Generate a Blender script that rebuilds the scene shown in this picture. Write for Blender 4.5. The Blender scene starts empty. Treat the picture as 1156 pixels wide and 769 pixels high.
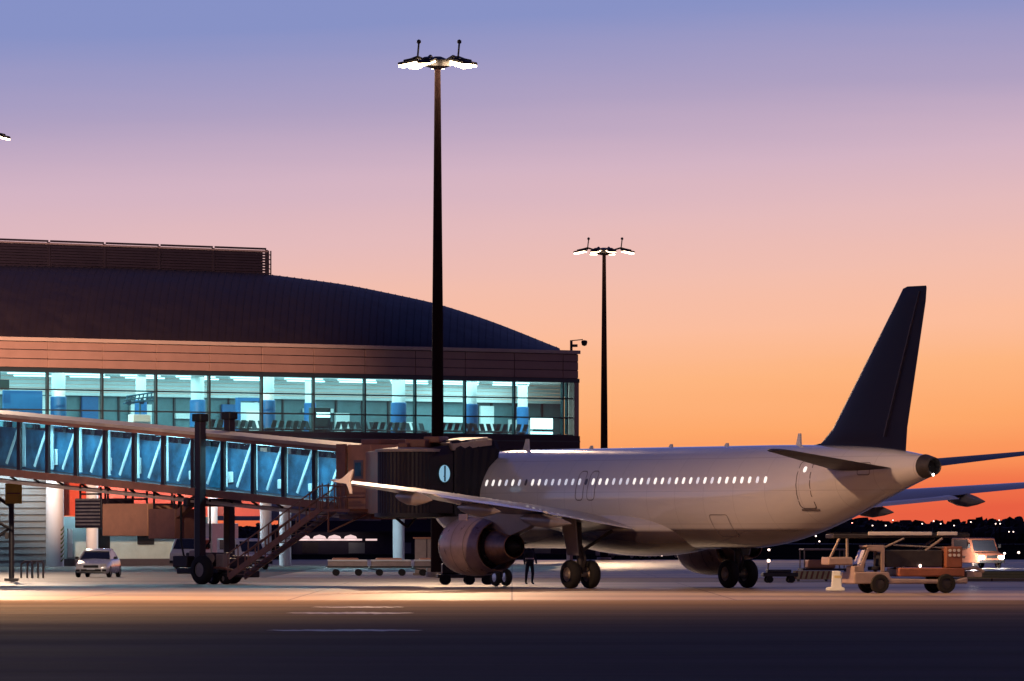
import bpy, math, random
from mathutils import Vector, Matrix
random.seed(7)
R = math.radians
PI = math.pi
C = bpy.context.scene.collection
S = bpy.context.scene

# ------------------------------------------------------------ camera
F = 8300.0; HC = 2.2; HV = 603.5            # focal length in photo pixels, eye height, horizon row
cam = bpy.data.cameras.new('camera'); co = bpy.data.objects.new('camera', cam); C.objects.link(co)
co.location = (0, 0, HC); co.rotation_euler = (R(90), 0, 0)
cam.sensor_width = 36; cam.lens = F / 1156 * 36
cam.shift_y = (HV - 384.5) / 1156
cam.clip_start = 1; cam.clip_end = 20000
S.camera = co
S.view_settings.view_transform = 'Standard'; S.view_settings.look = 'None'
S.view_settings.exposure = 0.0; S.view_settings.gamma = 1.0
S.render.engine = 'CYCLES'
S.cycles.use_denoising = True
S.cycles.max_bounces = 8; S.cycles.transparent_max_bounces = 16
S.cycles.sample_clamp_indirect = 4.0
S.cycles.use_light_tree = True

def srgb(r, g, b):
    f = lambda c: (c/255/12.92) if c/255 <= .04045 else ((c/255+.055)/1.055)**2.4
    return (f(r), f(g), f(b), 1)

# ------------------------------------------------------------ dusk sky
W = bpy.data.worlds.new('World'); S.world = W; W.use_nodes = True
nt = W.node_tree; N = nt.nodes; L = nt.links
for n in list(N): N.remove(n)
out = N.new('ShaderNodeOutputWorld'); bg = N.new('ShaderNodeBackground')
tc = N.new('ShaderNodeTexCoord'); sx = N.new('ShaderNodeSeparateXYZ')
L.new(tc.outputs['Generated'], sx.inputs[0])
def ramp(stops):
    r = N.new('ShaderNodeValToRGB'); e = r.color_ramp.elements
    e[0].position = stops[0][0]; e[0].color = stops[0][1]
    e[1].position = stops[-1][0]; e[1].color = stops[-1][1]
    for p, c in stops[1:-1]:
        q = e.new(p); q.color = c
    return r
def mapr(a, b, src):
    m = N.new('ShaderNodeMapRange'); m.inputs[1].default_value = a; m.inputs[2].default_value = b
    L.new(src, m.inputs[0]); return m.outputs[0]
el = lambda v: (HV - v) / F / 0.09
# slow lateral drift so the bands are not ruler-straight
nz = N.new('ShaderNodeTexNoise'); nz.inputs['Scale'].default_value = 5.0; nz.inputs['Detail'].default_value = 2
L.new(tc.outputs['Generated'], nz.inputs['Vector'])
ma = N.new('ShaderNodeMath'); ma.operation = 'MULTIPLY_ADD'
L.new(nz.outputs['Fac'], ma.inputs[0]); ma.inputs[1].default_value = .004; L.new(sx.outputs['Z'], ma.inputs[2])
mx = N.new('ShaderNodeMath'); mx.operation = 'MULTIPLY_ADD'     # sunset is a little deeper to the left
L.new(sx.outputs['X'], mx.inputs[0]); mx.inputs[1].default_value = -.05; L.new(ma.outputs[0], mx.inputs[2])
cz_ = N.new('ShaderNodeMapping'); cz_.inputs['Scale'].default_value = (9, 9, 150); L.new(tc.outputs['Generated'], cz_.inputs[0])
nh = N.new('ShaderNodeTexNoise'); nh.inputs['Scale'].default_value = 1.0; nh.inputs['Detail'].default_value = 5; L.new(cz_.outputs[0], nh.inputs['Vector'])
mh = N.new('ShaderNodeMath'); mh.operation = 'MULTIPLY_ADD'; L.new(nh.outputs['Fac'], mh.inputs[0]); mh.inputs[1].default_value = .0045; L.new(mx.outputs[0], mh.inputs[2]); mx = mh
low = ramp([(0, srgb(232, 96, 66)), (el(575), srgb(240, 112, 72)), (el(540), srgb(250, 143, 86)),
            (el(495), srgb(254, 168, 106)), (el(440), srgb(254, 181, 128)), (el(380), srgb(252, 189, 156)), (el(320), srgb(243, 190, 173)),
            (el(255), srgb(229, 187, 188)), (el(190), srgb(212, 180, 196)), (el(110), srgb(176, 161, 194)), (el(10), srgb(136, 146, 198)),
            (1.0, srgb(128, 144, 202))])
L.new(mapr(.0042, .0942, mx.outputs[0]), low.inputs[0])
high = ramp([(0, srgb(128, 144, 202)), (.12, srgb(84, 94, 160)), (.5, srgb(44, 52, 106)), (1, srgb(28, 34, 80))])
L.new(mapr(.09, 1, sx.outputs['Z']), high.inputs[0])
mix = N.new('ShaderNodeMix'); mix.data_type = 'RGBA'
L.new(mapr(.089, .099, mx.outputs[0]), mix.inputs['Factor'])
L.new(low.outputs[0], mix.inputs['A']); L.new(high.outputs[0], mix.inputs['B'])
# the side of the sky away from the sunset is a dim violet
back = ramp([(0, srgb(62, 48, 78)), (.12, srgb(80, 60, 88)), (.3, srgb(58, 52, 88)), (1, srgb(28, 34, 80))])
L.new(mapr(0, 1, sx.outputs['Z']), back.inputs[0])
mix2 = N.new('ShaderNodeMix'); mix2.data_type = 'RGBA'
L.new(mapr(-.5, .8, sx.outputs['Y']), mix2.inputs['Factor'])
L.new(back.outputs[0], mix2.inputs['A']); L.new(mix.outputs['Result'], mix2.inputs['B'])
L.new(mix2.outputs['Result'], bg.inputs['Color']); bg.inputs['Strength'].default_value = 1.0
L.new(bg.outputs[0], out.inputs[0])

# ------------------------------------------------------------ materials
def mat(name, col, rough=.6, metal=0, var=.0, vs=1.0, bump=0, bs=20, spec=.5, coat=0, stretch=None, emit=None, es=0, streak=0):
    m = bpy.data.materials.new(name); m.use_nodes = True
    t = m.node_tree; n = t.nodes; l = t.links; b = n['Principled BSDF']
    c = tuple(col[:3]) + (1,)
    b.inputs['Base Color'].default_value = c; b.inputs['Roughness'].default_value = rough
    b.inputs['Metallic'].default_value = metal; b.inputs['Specular IOR Level'].default_value = spec
    if coat: b.inputs['Coat Weight'].default_value = coat; b.inputs['Coat Roughness'].default_value = .08
    if emit: b.inputs['Emission Color'].default_value = tuple(emit[:3]) + (1,); b.inputs['Emission Strength'].default_value = es
    if var or bump:
        tx = n.new('ShaderNodeTexCoord'); mp = n.new('ShaderNodeMapping')
        l.new(tx.outputs['Object'], mp.inputs[0])
        if stretch: mp.inputs['Scale'].default_value = stretch
    if var:
        z = n.new('ShaderNodeTexNoise'); z.inputs['Scale'].default_value = vs; z.inputs['Detail'].default_value = 6
        z.inputs['Roughness'].default_value = .65
        l.new(mp.outputs[0], z.inputs['Vector'])
        r = n.new('ShaderNodeValToRGB'); e = r.color_ramp.elements
        e[0].position = .3; e[1].position = .72
        e[0].color = tuple(x*(1-var) for x in c[:3]) + (1,); e[1].color = tuple(min(1, x*(1+var*.7)) for x in c[:3]) + (1,)
        l.new(z.outputs['Fac'], r.inputs[0]); l.new(r.outputs[0], b.inputs['Base Color'])
        rr = n.new('ShaderNodeMapRange'); rr.inputs[3].default_value = max(.05, rough-.12); rr.inputs[4].default_value = min(1, rough+.12)
        l.new(z.outputs['Fac'], rr.inputs[0]); l.new(rr.outputs[0], b.inputs['Roughness'])
    if bump:
        z2 = n.new('ShaderNodeTexNoise'); z2.inputs['Scale'].default_value = bs; z2.inputs['Detail'].default_value = 4
        l.new(mp.outputs[0], z2.inputs['Vector'])
        bp = n.new('ShaderNodeBump'); bp.inputs['Strength'].default_value = bump; bp.inputs['Distance'].default_value = .02
        l.new(z2.outputs['Fac'], bp.inputs['Height']); l.new(bp.outputs[0], b.inputs['Normal'])
    return m
def glass(name, tint=(.8, .95, 1), refl=1.0):
    m = bpy.data.materials.new(name); m.use_nodes = True
    t = m.node_tree; n = t.nodes; l = t.links; n.remove(n['Principled BSDF'])
    tr = n.new('ShaderNodeBsdfTransparent'); tr.inputs[0].default_value = (*tint, 1)
    gl = n.new('ShaderNodeBsdfGlossy'); gl.inputs['Roughness'].default_value = .03; gl.inputs[0].default_value = (refl, refl, refl, 1)
    lw = n.new('ShaderNodeLayerWeight'); lw.inputs[0].default_value = .5
    pw = n.new('ShaderNodeMath'); pw.operation = 'POWER'; l.new(lw.outputs['Facing'], pw.inputs[0]); pw.inputs[1].default_value = 4
    fr = n.new('ShaderNodeMath'); fr.operation = 'MULTIPLY_ADD'; l.new(pw.outputs[0], fr.inputs[0]); fr.inputs[1].default_value = .5; fr.inputs[2].default_value = .03
    mxs = n.new('ShaderNodeMixShader'); l.new(fr.outputs[0], mxs.inputs[0]); l.new(tr.outputs[0], mxs.inputs[1]); l.new(gl.outputs[0], mxs.inputs[2])
    l.new(mxs.outputs[0], n['Material Output'].inputs[0]); return m
def lamp(name, col, s): return mat(name, (.8, .8, .8), .5, emit=col, es=s)

M = {}
M['white_paint'] = mat('white_paint', (.70, .67, .67), .24, var=.035, vs=.5, coat=.8, stretch=(.5, 1, 2), bump=.05, bs=.9)
def shaded_belly(name, top, low, z0, rough, coat):  # lower part darkened in the colour, standing in for ground reflection and shade
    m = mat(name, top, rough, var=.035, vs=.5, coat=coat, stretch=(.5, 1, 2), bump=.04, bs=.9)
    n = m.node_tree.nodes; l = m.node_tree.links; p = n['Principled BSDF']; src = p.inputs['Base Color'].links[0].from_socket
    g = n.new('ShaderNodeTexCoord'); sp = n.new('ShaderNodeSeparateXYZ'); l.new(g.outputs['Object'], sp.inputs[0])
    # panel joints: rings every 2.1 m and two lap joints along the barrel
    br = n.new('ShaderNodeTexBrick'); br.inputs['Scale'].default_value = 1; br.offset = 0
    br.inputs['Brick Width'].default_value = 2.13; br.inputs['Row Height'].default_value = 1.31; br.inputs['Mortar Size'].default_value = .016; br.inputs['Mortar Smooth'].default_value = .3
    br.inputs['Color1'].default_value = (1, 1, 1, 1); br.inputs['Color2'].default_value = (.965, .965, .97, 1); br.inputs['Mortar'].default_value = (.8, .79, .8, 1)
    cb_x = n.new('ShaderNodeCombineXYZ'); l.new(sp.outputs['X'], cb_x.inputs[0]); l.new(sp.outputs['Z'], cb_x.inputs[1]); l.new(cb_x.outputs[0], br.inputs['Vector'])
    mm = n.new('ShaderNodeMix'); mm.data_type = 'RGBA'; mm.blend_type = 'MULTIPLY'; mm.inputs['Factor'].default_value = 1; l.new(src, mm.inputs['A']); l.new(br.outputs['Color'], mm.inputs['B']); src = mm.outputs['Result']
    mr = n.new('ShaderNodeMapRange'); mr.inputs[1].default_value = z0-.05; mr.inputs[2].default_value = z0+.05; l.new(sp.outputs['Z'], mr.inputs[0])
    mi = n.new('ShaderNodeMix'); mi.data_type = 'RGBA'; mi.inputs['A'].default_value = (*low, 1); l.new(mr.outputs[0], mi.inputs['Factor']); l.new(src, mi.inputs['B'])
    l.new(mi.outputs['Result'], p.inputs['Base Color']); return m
M['fuselage_paint'] = shaded_belly('fuselage_paint', (.62, .60, .63), (.09, .07, .09), 2.42, .14, 1.0)
M['belly_fairing_paint'] = shaded_belly('belly_fairing_paint', (.50, .48, .50), (.09, .07, .09), 2.35, .2, .8)
M['grey_paint'] = mat('grey_paint', (.20, .18, .20), .32, var=.15, vs=1.2, coat=.4)
M['belly_paint'] = mat('belly_paint', (.55, .54, .54), .38, var=.2, vs=1.4, stretch=(.3, 1, 1))
M['navy_paint'] = mat('navy_paint', (.006, .005, .022), .45, var=.2, vs=.7, spec=.25)
M['rudder_line'] = mat('rudder_line', (.035, .03, .06), .6)
M['nacelle'] = mat('nacelle', (.40, .29, .27), .3, metal=.3, var=.2, vs=1.5)
M['hot_metal'] = mat('hot_metal', (.42, .26, .19), .38, metal=.85, var=.3, vs=3)
M['bare_metal'] = mat('bare_metal', (.65, .63, .62), .25, metal=1, var=.1, vs=3)
M['dark_metal'] = mat('dark_metal', (.05, .045, .05), .5, metal=.4, var=.3, vs=3)
M['steel'] = mat('steel', (.30, .25, .23), .5, metal=.3, var=.35, vs=2)
M['rubber'] = mat('rubber', (.008, .007, .009), .8, var=.3, vs=6)
M['line_dark'] = mat('line_dark', (.12, .10, .11), .6)
M['black'] = mat('black', (.008, .008, .01), .6)
M['cabin_light'] = lamp('cabin_light', (1, .95, .88), .95)
M['cabin_half'] = lamp('cabin_half', (.80, .84, 1), .55)
M['cabin_dim'] = mat('cabin_dim', (.10, .10, .13), .2, var=.2)
M['roof'] = mat('roof', (.026, .016, .019), .55, metal=.2, var=.25, vs=.6)
M['screen'] = mat('screen', (.018, .012, .026), .6, var=.2, vs=1)
M['screen_cap'] = mat('screen_cap', (.22, .17, .19), .5)
M['cladding'] = mat('cladding', (.36, .21, .17), .5, var=.12, vs=.5)
M['cap'] = mat('cap', (.5, .36, .3), .45, var=.1, vs=.5)
M['mullion'] = mat('mullion', (.05, .07, .08), .4, metal=.5)
M['glass'] = glass('glass', (.82, .93, .93))
M['hall_white'] = mat('hall_white', (.82, .86, .86), .6, var=.05, vs=.5)
M['hall_teal'] = mat('hall_teal', (.11, .22, .25), .5, var=.25, vs=.6)
M['hall_floor'] = mat('hall_floor', (.25, .32, .33), .3, var=.1)
M['blue'] = mat('blue', (.008, .13, .33), .5, var=.1, vs=2)
M['chair'] = mat('chair', (.03, .09, .11), .5)
M['grey_wall'] = mat('grey_wall', (.20, .24, .26), .7, var=.15, vs=.5)
M['teal_wall'] = mat('teal_wall', (.32, .44, .46), .7, var=.15, vs=.8)
M['column'] = mat('column', (.62, .66, .70), .6, var=.08, vs=1, stretch=(1, 1, .2))
M['red_fascia'] = mat('red_fascia', (.62, .09, .05), .55, var=.12, vs=.6)
M['soffit'] = mat('soffit', (.05, .045, .06), .8, var=.2)
M['bridge_brown'] = mat('bridge_brown', (.27, .115, .08), .5, var=.3, vs=1.2)
M['bridge_dark'] = mat('bridge_dark', (.020, .012, .020), .5, var=.3, vs=1.5)
M['bridge_tan'] = mat('bridge_tan', (.58, .27, .16), .55, var=.2, vs=1)
M['bridge_roof'] = mat('bridge_roof', (.42, .32, .28), .5, var=.25, vs=1)
M['brace'] = mat('brace', (.75, .82, .85), .4, var=.1)
M['bellows'] = mat('bellows', (.012, .009, .02), .75, var=.3, vs=3)
M['tunnel_blue'] = mat('tunnel_blue', (.03, .14, .25), .35, var=.85, vs=.9)
M['bridge_glass'] = glass('bridge_glass', (.72, .86, .9))
M['yellow'] = mat('yellow', (.75, .42, .05), .5, var=.15, vs=4)
M['pale_yellow'] = mat('pale_yellow', (.62, .52, .28), .6, var=.2, vs=4)
M['car_white'] = mat('car_white', (.75, .73, .72), .25, coat=.8, var=.04, vs=2)
M['car_glass'] = mat('car_glass', (.02, .022, .03), .06, spec=.8)
M['lens'] = mat('lens', (.65, .62, .6), .1, coat=.5)
M['orange_paint'] = mat('orange_paint', (.28, .10, .06), .45, var=.25, vs=3)
M['pink_grey'] = mat('pink_grey', (.33, .25, .24), .45, var=.2, vs=2)
M['dark_cloth'] = mat('dark_cloth', (.02, .02, .035), .9)
M['skin'] = mat('skin', (.45, .26, .19), .6)
M['hair'] = mat('hair', (.02, .015, .012), .8)
M['hivis'] = mat('hivis', (.55, .35, .05), .8)
M['flood'] = lamp('flood', (1, .72, .42), 60)
M['flood_soft'] = lamp('flood_soft', (1, .72, .45), 14)
M['pole'] = mat('pole', (.022, .010, .011), .85, var=.2, vs=1, spec=.1)
M['headlight'] = lamp('headlight', (1, .93, .85), 150)
M['far_lamp'] = lamp('far_lamp', (1, .72, .6), 4)
M['far_red'] = lamp('far_red', (1, .2, .15), 8)
M['tail_lamp'] = lamp('tail_lamp', (1, .95, .9), 14)
M['hall_lamp'] = lamp('hall_lamp', (.55, .95, 1), 3.0)
M['tube_lamp'] = lamp('tube_lamp', (.45, .85, 1), 7)
M['strip_lamp'] = lamp('strip_lamp', (1, .70, .66), .9)
M['strip_amber'] = lamp('strip_amber', (1, .45, .18), .8)
M['tree'] = mat('tree', (.018, .016, .02), .9, var=.4, vs=.3)

# ------------------------------------------------------------ mesh builder
class MB:
    def __init__(s): s.v = []; s.f = []
    def add(s, vs, fs):
        o = len(s.v); s.v += [tuple(p) for p in vs]; s.f += [tuple(i+o for i in f) for f in fs]; return s
    def box(s, c, d, rot=None):
        x, y, z = (k/2 for k in d)
        p = [Vector((a*x, b*y, e*z)) for a in (-1, 1) for b in (-1, 1) for e in (-1, 1)]
        if rot is not None: p = [rot @ q for q in p]
        c = Vector(c)
        return s.add([q+c for q in p], [(0,1,3,2),(4,6,7,5),(0,4,5,1),(2,3,7,6),(0,2,6,4),(1,5,7,3)])
    def bb(s, x0, x1, y0, y1, z0, z1): return s.box(((x0+x1)/2, (y0+y1)/2, (z0+z1)/2), (x1-x0, y1-y0, z1-z0))
    def tube(s, a, b, r0, r1=None, n=12, caps=True):
        a = Vector(a); b = Vector(b); r1 = r0 if r1 is None else r1
        d = (b-a).normalized(); u = d.orthogonal().normalized(); w = d.cross(u)
        vs = []
        for c, r in ((a, r0), (b, r1)):
            for i in range(n):
                t = 2*PI*i/n; vs.append(c + r*(math.cos(t)*u + math.sin(t)*w))
        fs = [(i, (i+1) % n, n+(i+1) % n, n+i) for i in range(n)]
        if caps: fs += [tuple(range(n-1, -1, -1)), tuple(range(n, 2*n))]
        return s.add(vs, fs)
    def path(s, pts, r, n=8):
        for a, b in zip(pts, pts[1:]): s.tube(a, b, r, n=n)
        return s
    def beam(s, a, b, w, h):
        a = Vector(a); b = Vector(b); d = (b-a); ln = d.length; d.normalize()
        side = d.cross(Vector((0, 0, 1)))
        if side.length < 1e-3: side = Vector((1, 0, 0))
        side.normalize(); up = side.cross(d)
        rot = Matrix((d, side, up)).transposed()
        return s.box((a+b)/2, (ln, w, h), rot)
    def lathe(s, prof, o=(0, 0, 0), axis='z', n=32, close=False):
        o = Vector(o); vs = []; m = len(prof)
        for (t, r) in prof:
            for i in range(n):
                a = 2*PI*i/n; c, e = r*math.cos(a), r*math.sin(a)
                vs.append(o + (Vector((c, e, t)) if axis == 'z' else Vector((t, c, e)) if axis == 'x' else Vector((e, t, c))))
        fs = []
        for k in range(m-1):
            for i in range(n): fs.append((k*n+i, k*n+(i+1) % n, (k+1)*n+(i+1) % n, (k+1)*n+i))
        if close: fs += [tuple(range(n-1, -1, -1)), tuple((m-1)*n+i for i in range(n))]
        return s.add(vs, fs)
    def loft(s, rings, caps=True, closed=True):
        n = len(rings[0]); vs = [p for r in rings for p in r]; fs = []
        for k in range(len(rings)-1):
            for i in range(n if closed else n-1):
                fs.append((k*n+i, k*n+(i+1) % n, (k+1)*n+(i+1) % n, (k+1)*n+i))
        if caps: fs += [tuple(range(n-1, -1, -1)), tuple((len(rings)-1)*n+i for i in range(n))]
        return s.add(vs, fs)
    def prism(s, poly, axis, a, b):
        def p(q, t): return (t, q[0], q[1]) if axis == 'x' else (q[0], t, q[1]) if axis == 'y' else (q[0], q[1], t)
        return s.loft([[p(q, a) for q in poly], [p(q, b) for q in poly]])
    def build(s, name, m, parent=None, bevel=0, smooth=35, seg=2):
        me = bpy.data.meshes.new(name); me.from_pydata(s.v, [], s.f); me.update()
        import bmesh
        b = bmesh.new(); b.from_mesh(me); bmesh.ops.recalc_face_normals(b, faces=b.faces); b.to_mesh(me); b.free()
        if smooth:
            me.shade_smooth(); me.set_sharp_from_angle(angle=R(smooth))
        o = bpy.data.objects.new(name, me); C.objects.link(o); me.materials.append(M[m] if isinstance(m, str) else m)
        if parent: o.parent = parent
        if bevel:
            q = o.modifiers.new('bevel', 'BEVEL'); q.width = bevel; q.segments = seg; q.limit_method = 'ANGLE'; q.angle_limit = R(40)
        return o
def thing(name, label, cat, loc=(0, 0, 0), rz=0, group=None):
    o = bpy.data.objects.new(name, None); C.objects.link(o); o.location = loc; o.rotation_euler = (0, 0, rz)
    o['label'] = label; o['category'] = cat
    if group: o['group'] = group
    return o
def tag(o, label, cat, group=None):
    o['label'] = label; o['category'] = cat
    if group: o['group'] = group
    return o
def setting(o, kind='structure'): o['kind'] = kind; return o
def dup(root, loc, rz, label, group=None):
    r = root.copy(); C.objects.link(r); r.location = loc; r.rotation_euler = (0, 0, rz); r['label'] = label
    if group: r['group'] = group
    for ch in list(root.children):
        c = ch.copy(); C.objects.link(c); c.parent = r
        for g in list(ch.children):
            d = g.copy(); C.objects.link(d); d.parent = c
    return r
def light(kind, name, loc, energy, col, target=None, size=.5, spot=120, blend=.4, parent=None, sy=None):
    l = bpy.data.lights.new(name, kind); l.energy = energy; l.color = col
    if kind == 'AREA':
        l.size = size
        if sy: l.shape = 'RECTANGLE'; l.size_y = sy
    else: l.shadow_soft_size = size
    if kind == 'SPOT': l.spot_size = R(spot); l.spot_blend = blend
    o = bpy.data.objects.new(name, l); C.objects.link(o); o.location = loc
    if target is not None:
        d = Vector(target) - Vector(loc); o.rotation_euler = d.to_track_quat('-Z', 'Y').to_euler()
    if parent: o.parent = parent; o.matrix_parent_inverse = parent.matrix_basis.inverted()
    return o
def px(u, Y): return (u - 578) / F * Y
def pz(v, Y): return HC - (v - HV) / F * Y

# ------------------------------------------------------------ ground
def ground_mat(name, a, b, rough, spec, joints=None, stain=None, vs=.06, stretch=(.35, 1, 1)):
    m = bpy.data.materials.new(name); m.use_nodes = True; t = m.node_tree; n = t.nodes; l = t.links; p = n['Principled BSDF']
    g = n.new('ShaderNodeNewGeometry'); mp = n.new('ShaderNodeMapping'); mp.inputs['Scale'].default_value = stretch
    l.new(g.outputs['Position'], mp.inputs[0])
    z = n.new('ShaderNodeTexNoise'); z.inputs['Scale'].default_value = vs; z.inputs['Detail'].default_value = 9; z.inputs['Roughness'].default_value = .68
    l.new(mp.outputs[0], z.inputs['Vector'])
    r = n.new('ShaderNodeValToRGB'); e = r.color_ramp.elements; e[0].position = .34; e[1].position = .68; e[0].color = (*a, 1); e[1].color = (*b, 1)
    l.new(z.outputs['Fac'], r.inputs[0]); col = r.outputs[0]
    # tyre-scrub streaks running along the taxi direction
    mp2 = n.new('ShaderNodeMapping'); mp2.inputs['Scale'].default_value = (.045, .30, 1); l.new(g.outputs['Position'], mp2.inputs[0])
    z3 = n.new('ShaderNodeTexNoise'); z3.inputs['Scale'].default_value = .35; z3.inputs['Detail'].default_value = 8; z3.inputs['Roughness'].default_value = .7
    l.new(mp2.outputs[0], z3.inputs['Vector'])
    r3 = n.new('ShaderNodeMapRange'); r3.inputs[1].default_value = .35; r3.inputs[2].default_value = .65; r3.inputs[3].default_value = .5; r3.inputs[4].default_value = 1.5
    l.new(z3.outputs['Fac'], r3.inputs[0])
    mu = n.new('ShaderNodeMix'); mu.data_type = 'RGBA'; mu.blend_type = 'MULTIPLY'; mu.inputs['Factor'].default_value = 1
    l.new(col, mu.inputs['A']); l.new(r3.outputs[0], mu.inputs['B']); col = mu.outputs['Result']
    if joints:
        br = n.new('ShaderNodeTexBrick'); br.inputs['Scale'].default_value = 1; br.offset = 0
        br.inputs['Brick Width'].default_value = joints; br.inputs['Row Height'].default_value = joints; br.inputs['Mortar Size'].default_value = .04
        br.inputs['Color1'].default_value = (1, 1, 1, 1); br.inputs['Color2'].default_value = (.88, .88, .9, 1); br.inputs['Mortar'].default_value = (.25, .22, .22, 1)
        l.new(g.outputs['Position'], br.inputs['Vector'])
        mj = n.new('ShaderNodeMix'); mj.data_type = 'RGBA'; mj.blend_type = 'MULTIPLY'; mj.inputs['Factor'].default_value = 1
        l.new(col, mj.inputs['A']); l.new(br.outputs['Color'], mj.inputs['B']); col = mj.outputs['Result']
    l.new(col, p.inputs['Base Color'])
    p.inputs['Specular IOR Level'].default_value = spec
    rr = n.new('ShaderNodeMapRange'); rr.inputs[3].default_value = rough-.15; rr.inputs[4].default_value = rough+.15
    l.new(z3.outputs['Fac'], rr.inputs[0]); l.new(rr.outputs[0], p.inputs['Roughness'])
    z2 = n.new('ShaderNodeTexNoise'); z2.inputs['Scale'].default_value = 3; z2.inputs['Detail'].default_value = 6
    l.new(g.outputs['Position'], z2.inputs['Vector'])
    bp = n.new('ShaderNodeBump'); bp.inputs['Strength'].default_value = .1; bp.inputs['Distance'].default_value = .01
    l.new(z2.outputs['Fac'], bp.inputs['Height']); l.new(bp.outputs[0], p.inputs['Normal'])
    return m
M['field'] = ground_mat('field', (.012, .013, .01), (.03, .028, .02), .9, .0)
M['asphalt'] = ground_mat('asphalt', (.012, .010, .024), (.028, .024, .042), .8, .06)
M['concrete'] = ground_mat('concrete', (.20, .155, .12), (.42, .33, .25), .42, .16, joints=7.5, vs=.09, stretch=(.2, 1, 1))
M['worn_line_glint'] = mat('worn_line_glint', (.45, .42, .40), .4, var=.4, vs=.9, stretch=(.3, 2, 1), spec=.5)
M['dry_grass'] = ground_mat('dry_grass', (.14, .12, .05), (.30, .25, .10), .95, 0, vs=.8)
def sheet(name, x0, x1, y0, y1, z, m, nx=1, wob=0):
    b = MB(); vs = []; fs = []
    for i in range(nx+1):
        x = x0+(x1-x0)*i/nx; w = (random.random()-.5)*wob
        vs += [(x, y0+w, z), (x, y1+w*.3, z)]
    for i in range(nx): fs.append((2*i, 2*i+2, 2*i+3, 2*i+1))
    b.add(vs, fs); return setting(b.build(name, m, smooth=0))
sheet('ground', -6000, 6000, -300, 12000, 0, 'field')
M['shoulder'] = ground_mat('shoulder', (.07, .055, .05), (.14, .11, .10), .6, .25, vs=.12, stretch=(.08, 1, 1))
def light_fade_mix(name, A_, B_, y0, y1):
    # asphalt brightens towards the apron; the light's falloff is put into the colour
    m = ground_mat(name, A_[0], A_[1], .75, .035, vs=.12, stretch=(.12, 1, 1)); t = m.node_tree; n = t.nodes; l = t.links; p = n['Principled BSDF']
    src = p.inputs['Base Color'].links[0].from_socket
    g = n.new('ShaderNodeNewGeometry'); sp = n.new('ShaderNodeSeparateXYZ'); l.new(g.outputs['Position'], sp.inputs[0])
    mp = n.new('ShaderNodeMapping'); mp.inputs['Scale'].default_value = (.03, .35, 1); l.new(g.outputs['Position'], mp.inputs[0])
    z = n.new('ShaderNodeTexNoise'); z.inputs['Scale'].default_value = 1; z.inputs['Detail'].default_value = 8; l.new(mp.outputs[0], z.inputs['Vector'])
    ad = n.new('ShaderNodeMath'); ad.operation = 'MULTIPLY_ADD'; l.new(z.outputs['Fac'], ad.inputs[0]); ad.inputs[1].default_value = 70; l.new(sp.outputs['Y'], ad.inputs[2])
    mr = n.new('ShaderNodeMapRange'); mr.interpolation_type = 'SMOOTHSTEP'; mr.inputs[1].default_value = y0+35; mr.inputs[2].default_value = y1+35; l.new(ad.outputs[0], mr.inputs[0])
    mi = n.new('ShaderNodeMix'); mi.data_type = 'RGBA'; l.new(mr.outputs[0], mi.inputs['Factor']); l.new(src, mi.inputs['A']); mi.inputs['B'].default_value = (*B_, 1)
    l.new(mi.outputs['Result'], p.inputs['Base Color'])
    # polished and damp patches between rougher stretches
    mq = n.new('ShaderNodeMapping'); mq.inputs['Scale'].default_value = (.03, .11, 1); l.new(g.outputs['Position'], mq.inputs[0])
    zq = n.new('ShaderNodeTexNoise'); zq.inputs['Scale'].default_value = 1; zq.inputs['Detail'].default_value = 7; zq.inputs['Roughness'].default_value = .7; l.new(mq.outputs[0], zq.inputs['Vector'])
    ms = n.new('ShaderNodeMapRange'); ms.inputs[1].default_value = .25; ms.inputs[2].default_value = .8; ms.inputs[3].default_value = .01; ms.inputs[4].default_value = .09; l.new(zq.outputs['Fac'], ms.inputs[0])
    l.new(ms.outputs[0], p.inputs['Specular IOR Level'])
    return m
M['asphalt'] = light_fade_mix('asphalt', ((.013, .008, .017), (.048, .032, .054)), (.22, .165, .12), 178, 268)
sheet('taxiway', -400, 400, -200, 246, .004, 'asphalt')
sheet('apron', -400, 400, 246, 640, .004, 'concrete')
M['shaded_asphalt'] = ground_mat('shaded_asphalt', (.045, .036, .036), (.10, .075, .066), .5, .12, vs=.2, stretch=(.1, 1, 1))
sheet('shaded_road', -400, 400, 338, 374, .009, 'shaded_asphalt')  # dark asphalt whose colour also stands in for the shadowed pavement
sheet('shaded_road', -400, px(330, 420), 374.2, 640, .009, 'shaded_asphalt')
sheet('line_and_glint', -400, 400, 336.6, 337.2, .010, 'worn_line_glint')
sheet('joint_shadow_strip', -400, 400, 305, 307.2, .009, 'dark_metal')  # dark strip painted in for the joint and shadow line across the apron
# pale taxiway streaks painting in wet glints, then the apron edge line
for x0, x1, y, w in ((px(300, 168), px(478, 168), 168.2, 3.0), (px(322, 205), px(468, 205), 205, 5.0), (px(350, 221), px(456, 221), 222, 4.0)):
    b = MB(); vs = []; N_ = 24
    for k in range(N_+1):
        t = k/N_; h = w*.5*math.sin(PI*min(1, max(0, t)))**.6*random.uniform(.75, 1.1); c_ = y+random.uniform(-.15, .15)*w
        vs += [(x0+(x1-x0)*t, c_-h, .010), (x0+(x1-x0)*t, c_+h, .010)]
    b.add(vs, [(2*k, 2*k+2, 2*k+3, 2*k+1) for k in range(N_)]); setting(b.build('line_and_glint', 'worn_line_glint', smooth=0))
sheet('line_and_glint', -60, 60, 243, 243.3, .010, 'worn_line_glint', nx=10, wob=.12)
g_ = MB(); g_.bb(px(1088, 345), 120, 345, 420, .0, .12)
setting(g_.build('grass_verge', 'dry_grass', smooth=0))
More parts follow.
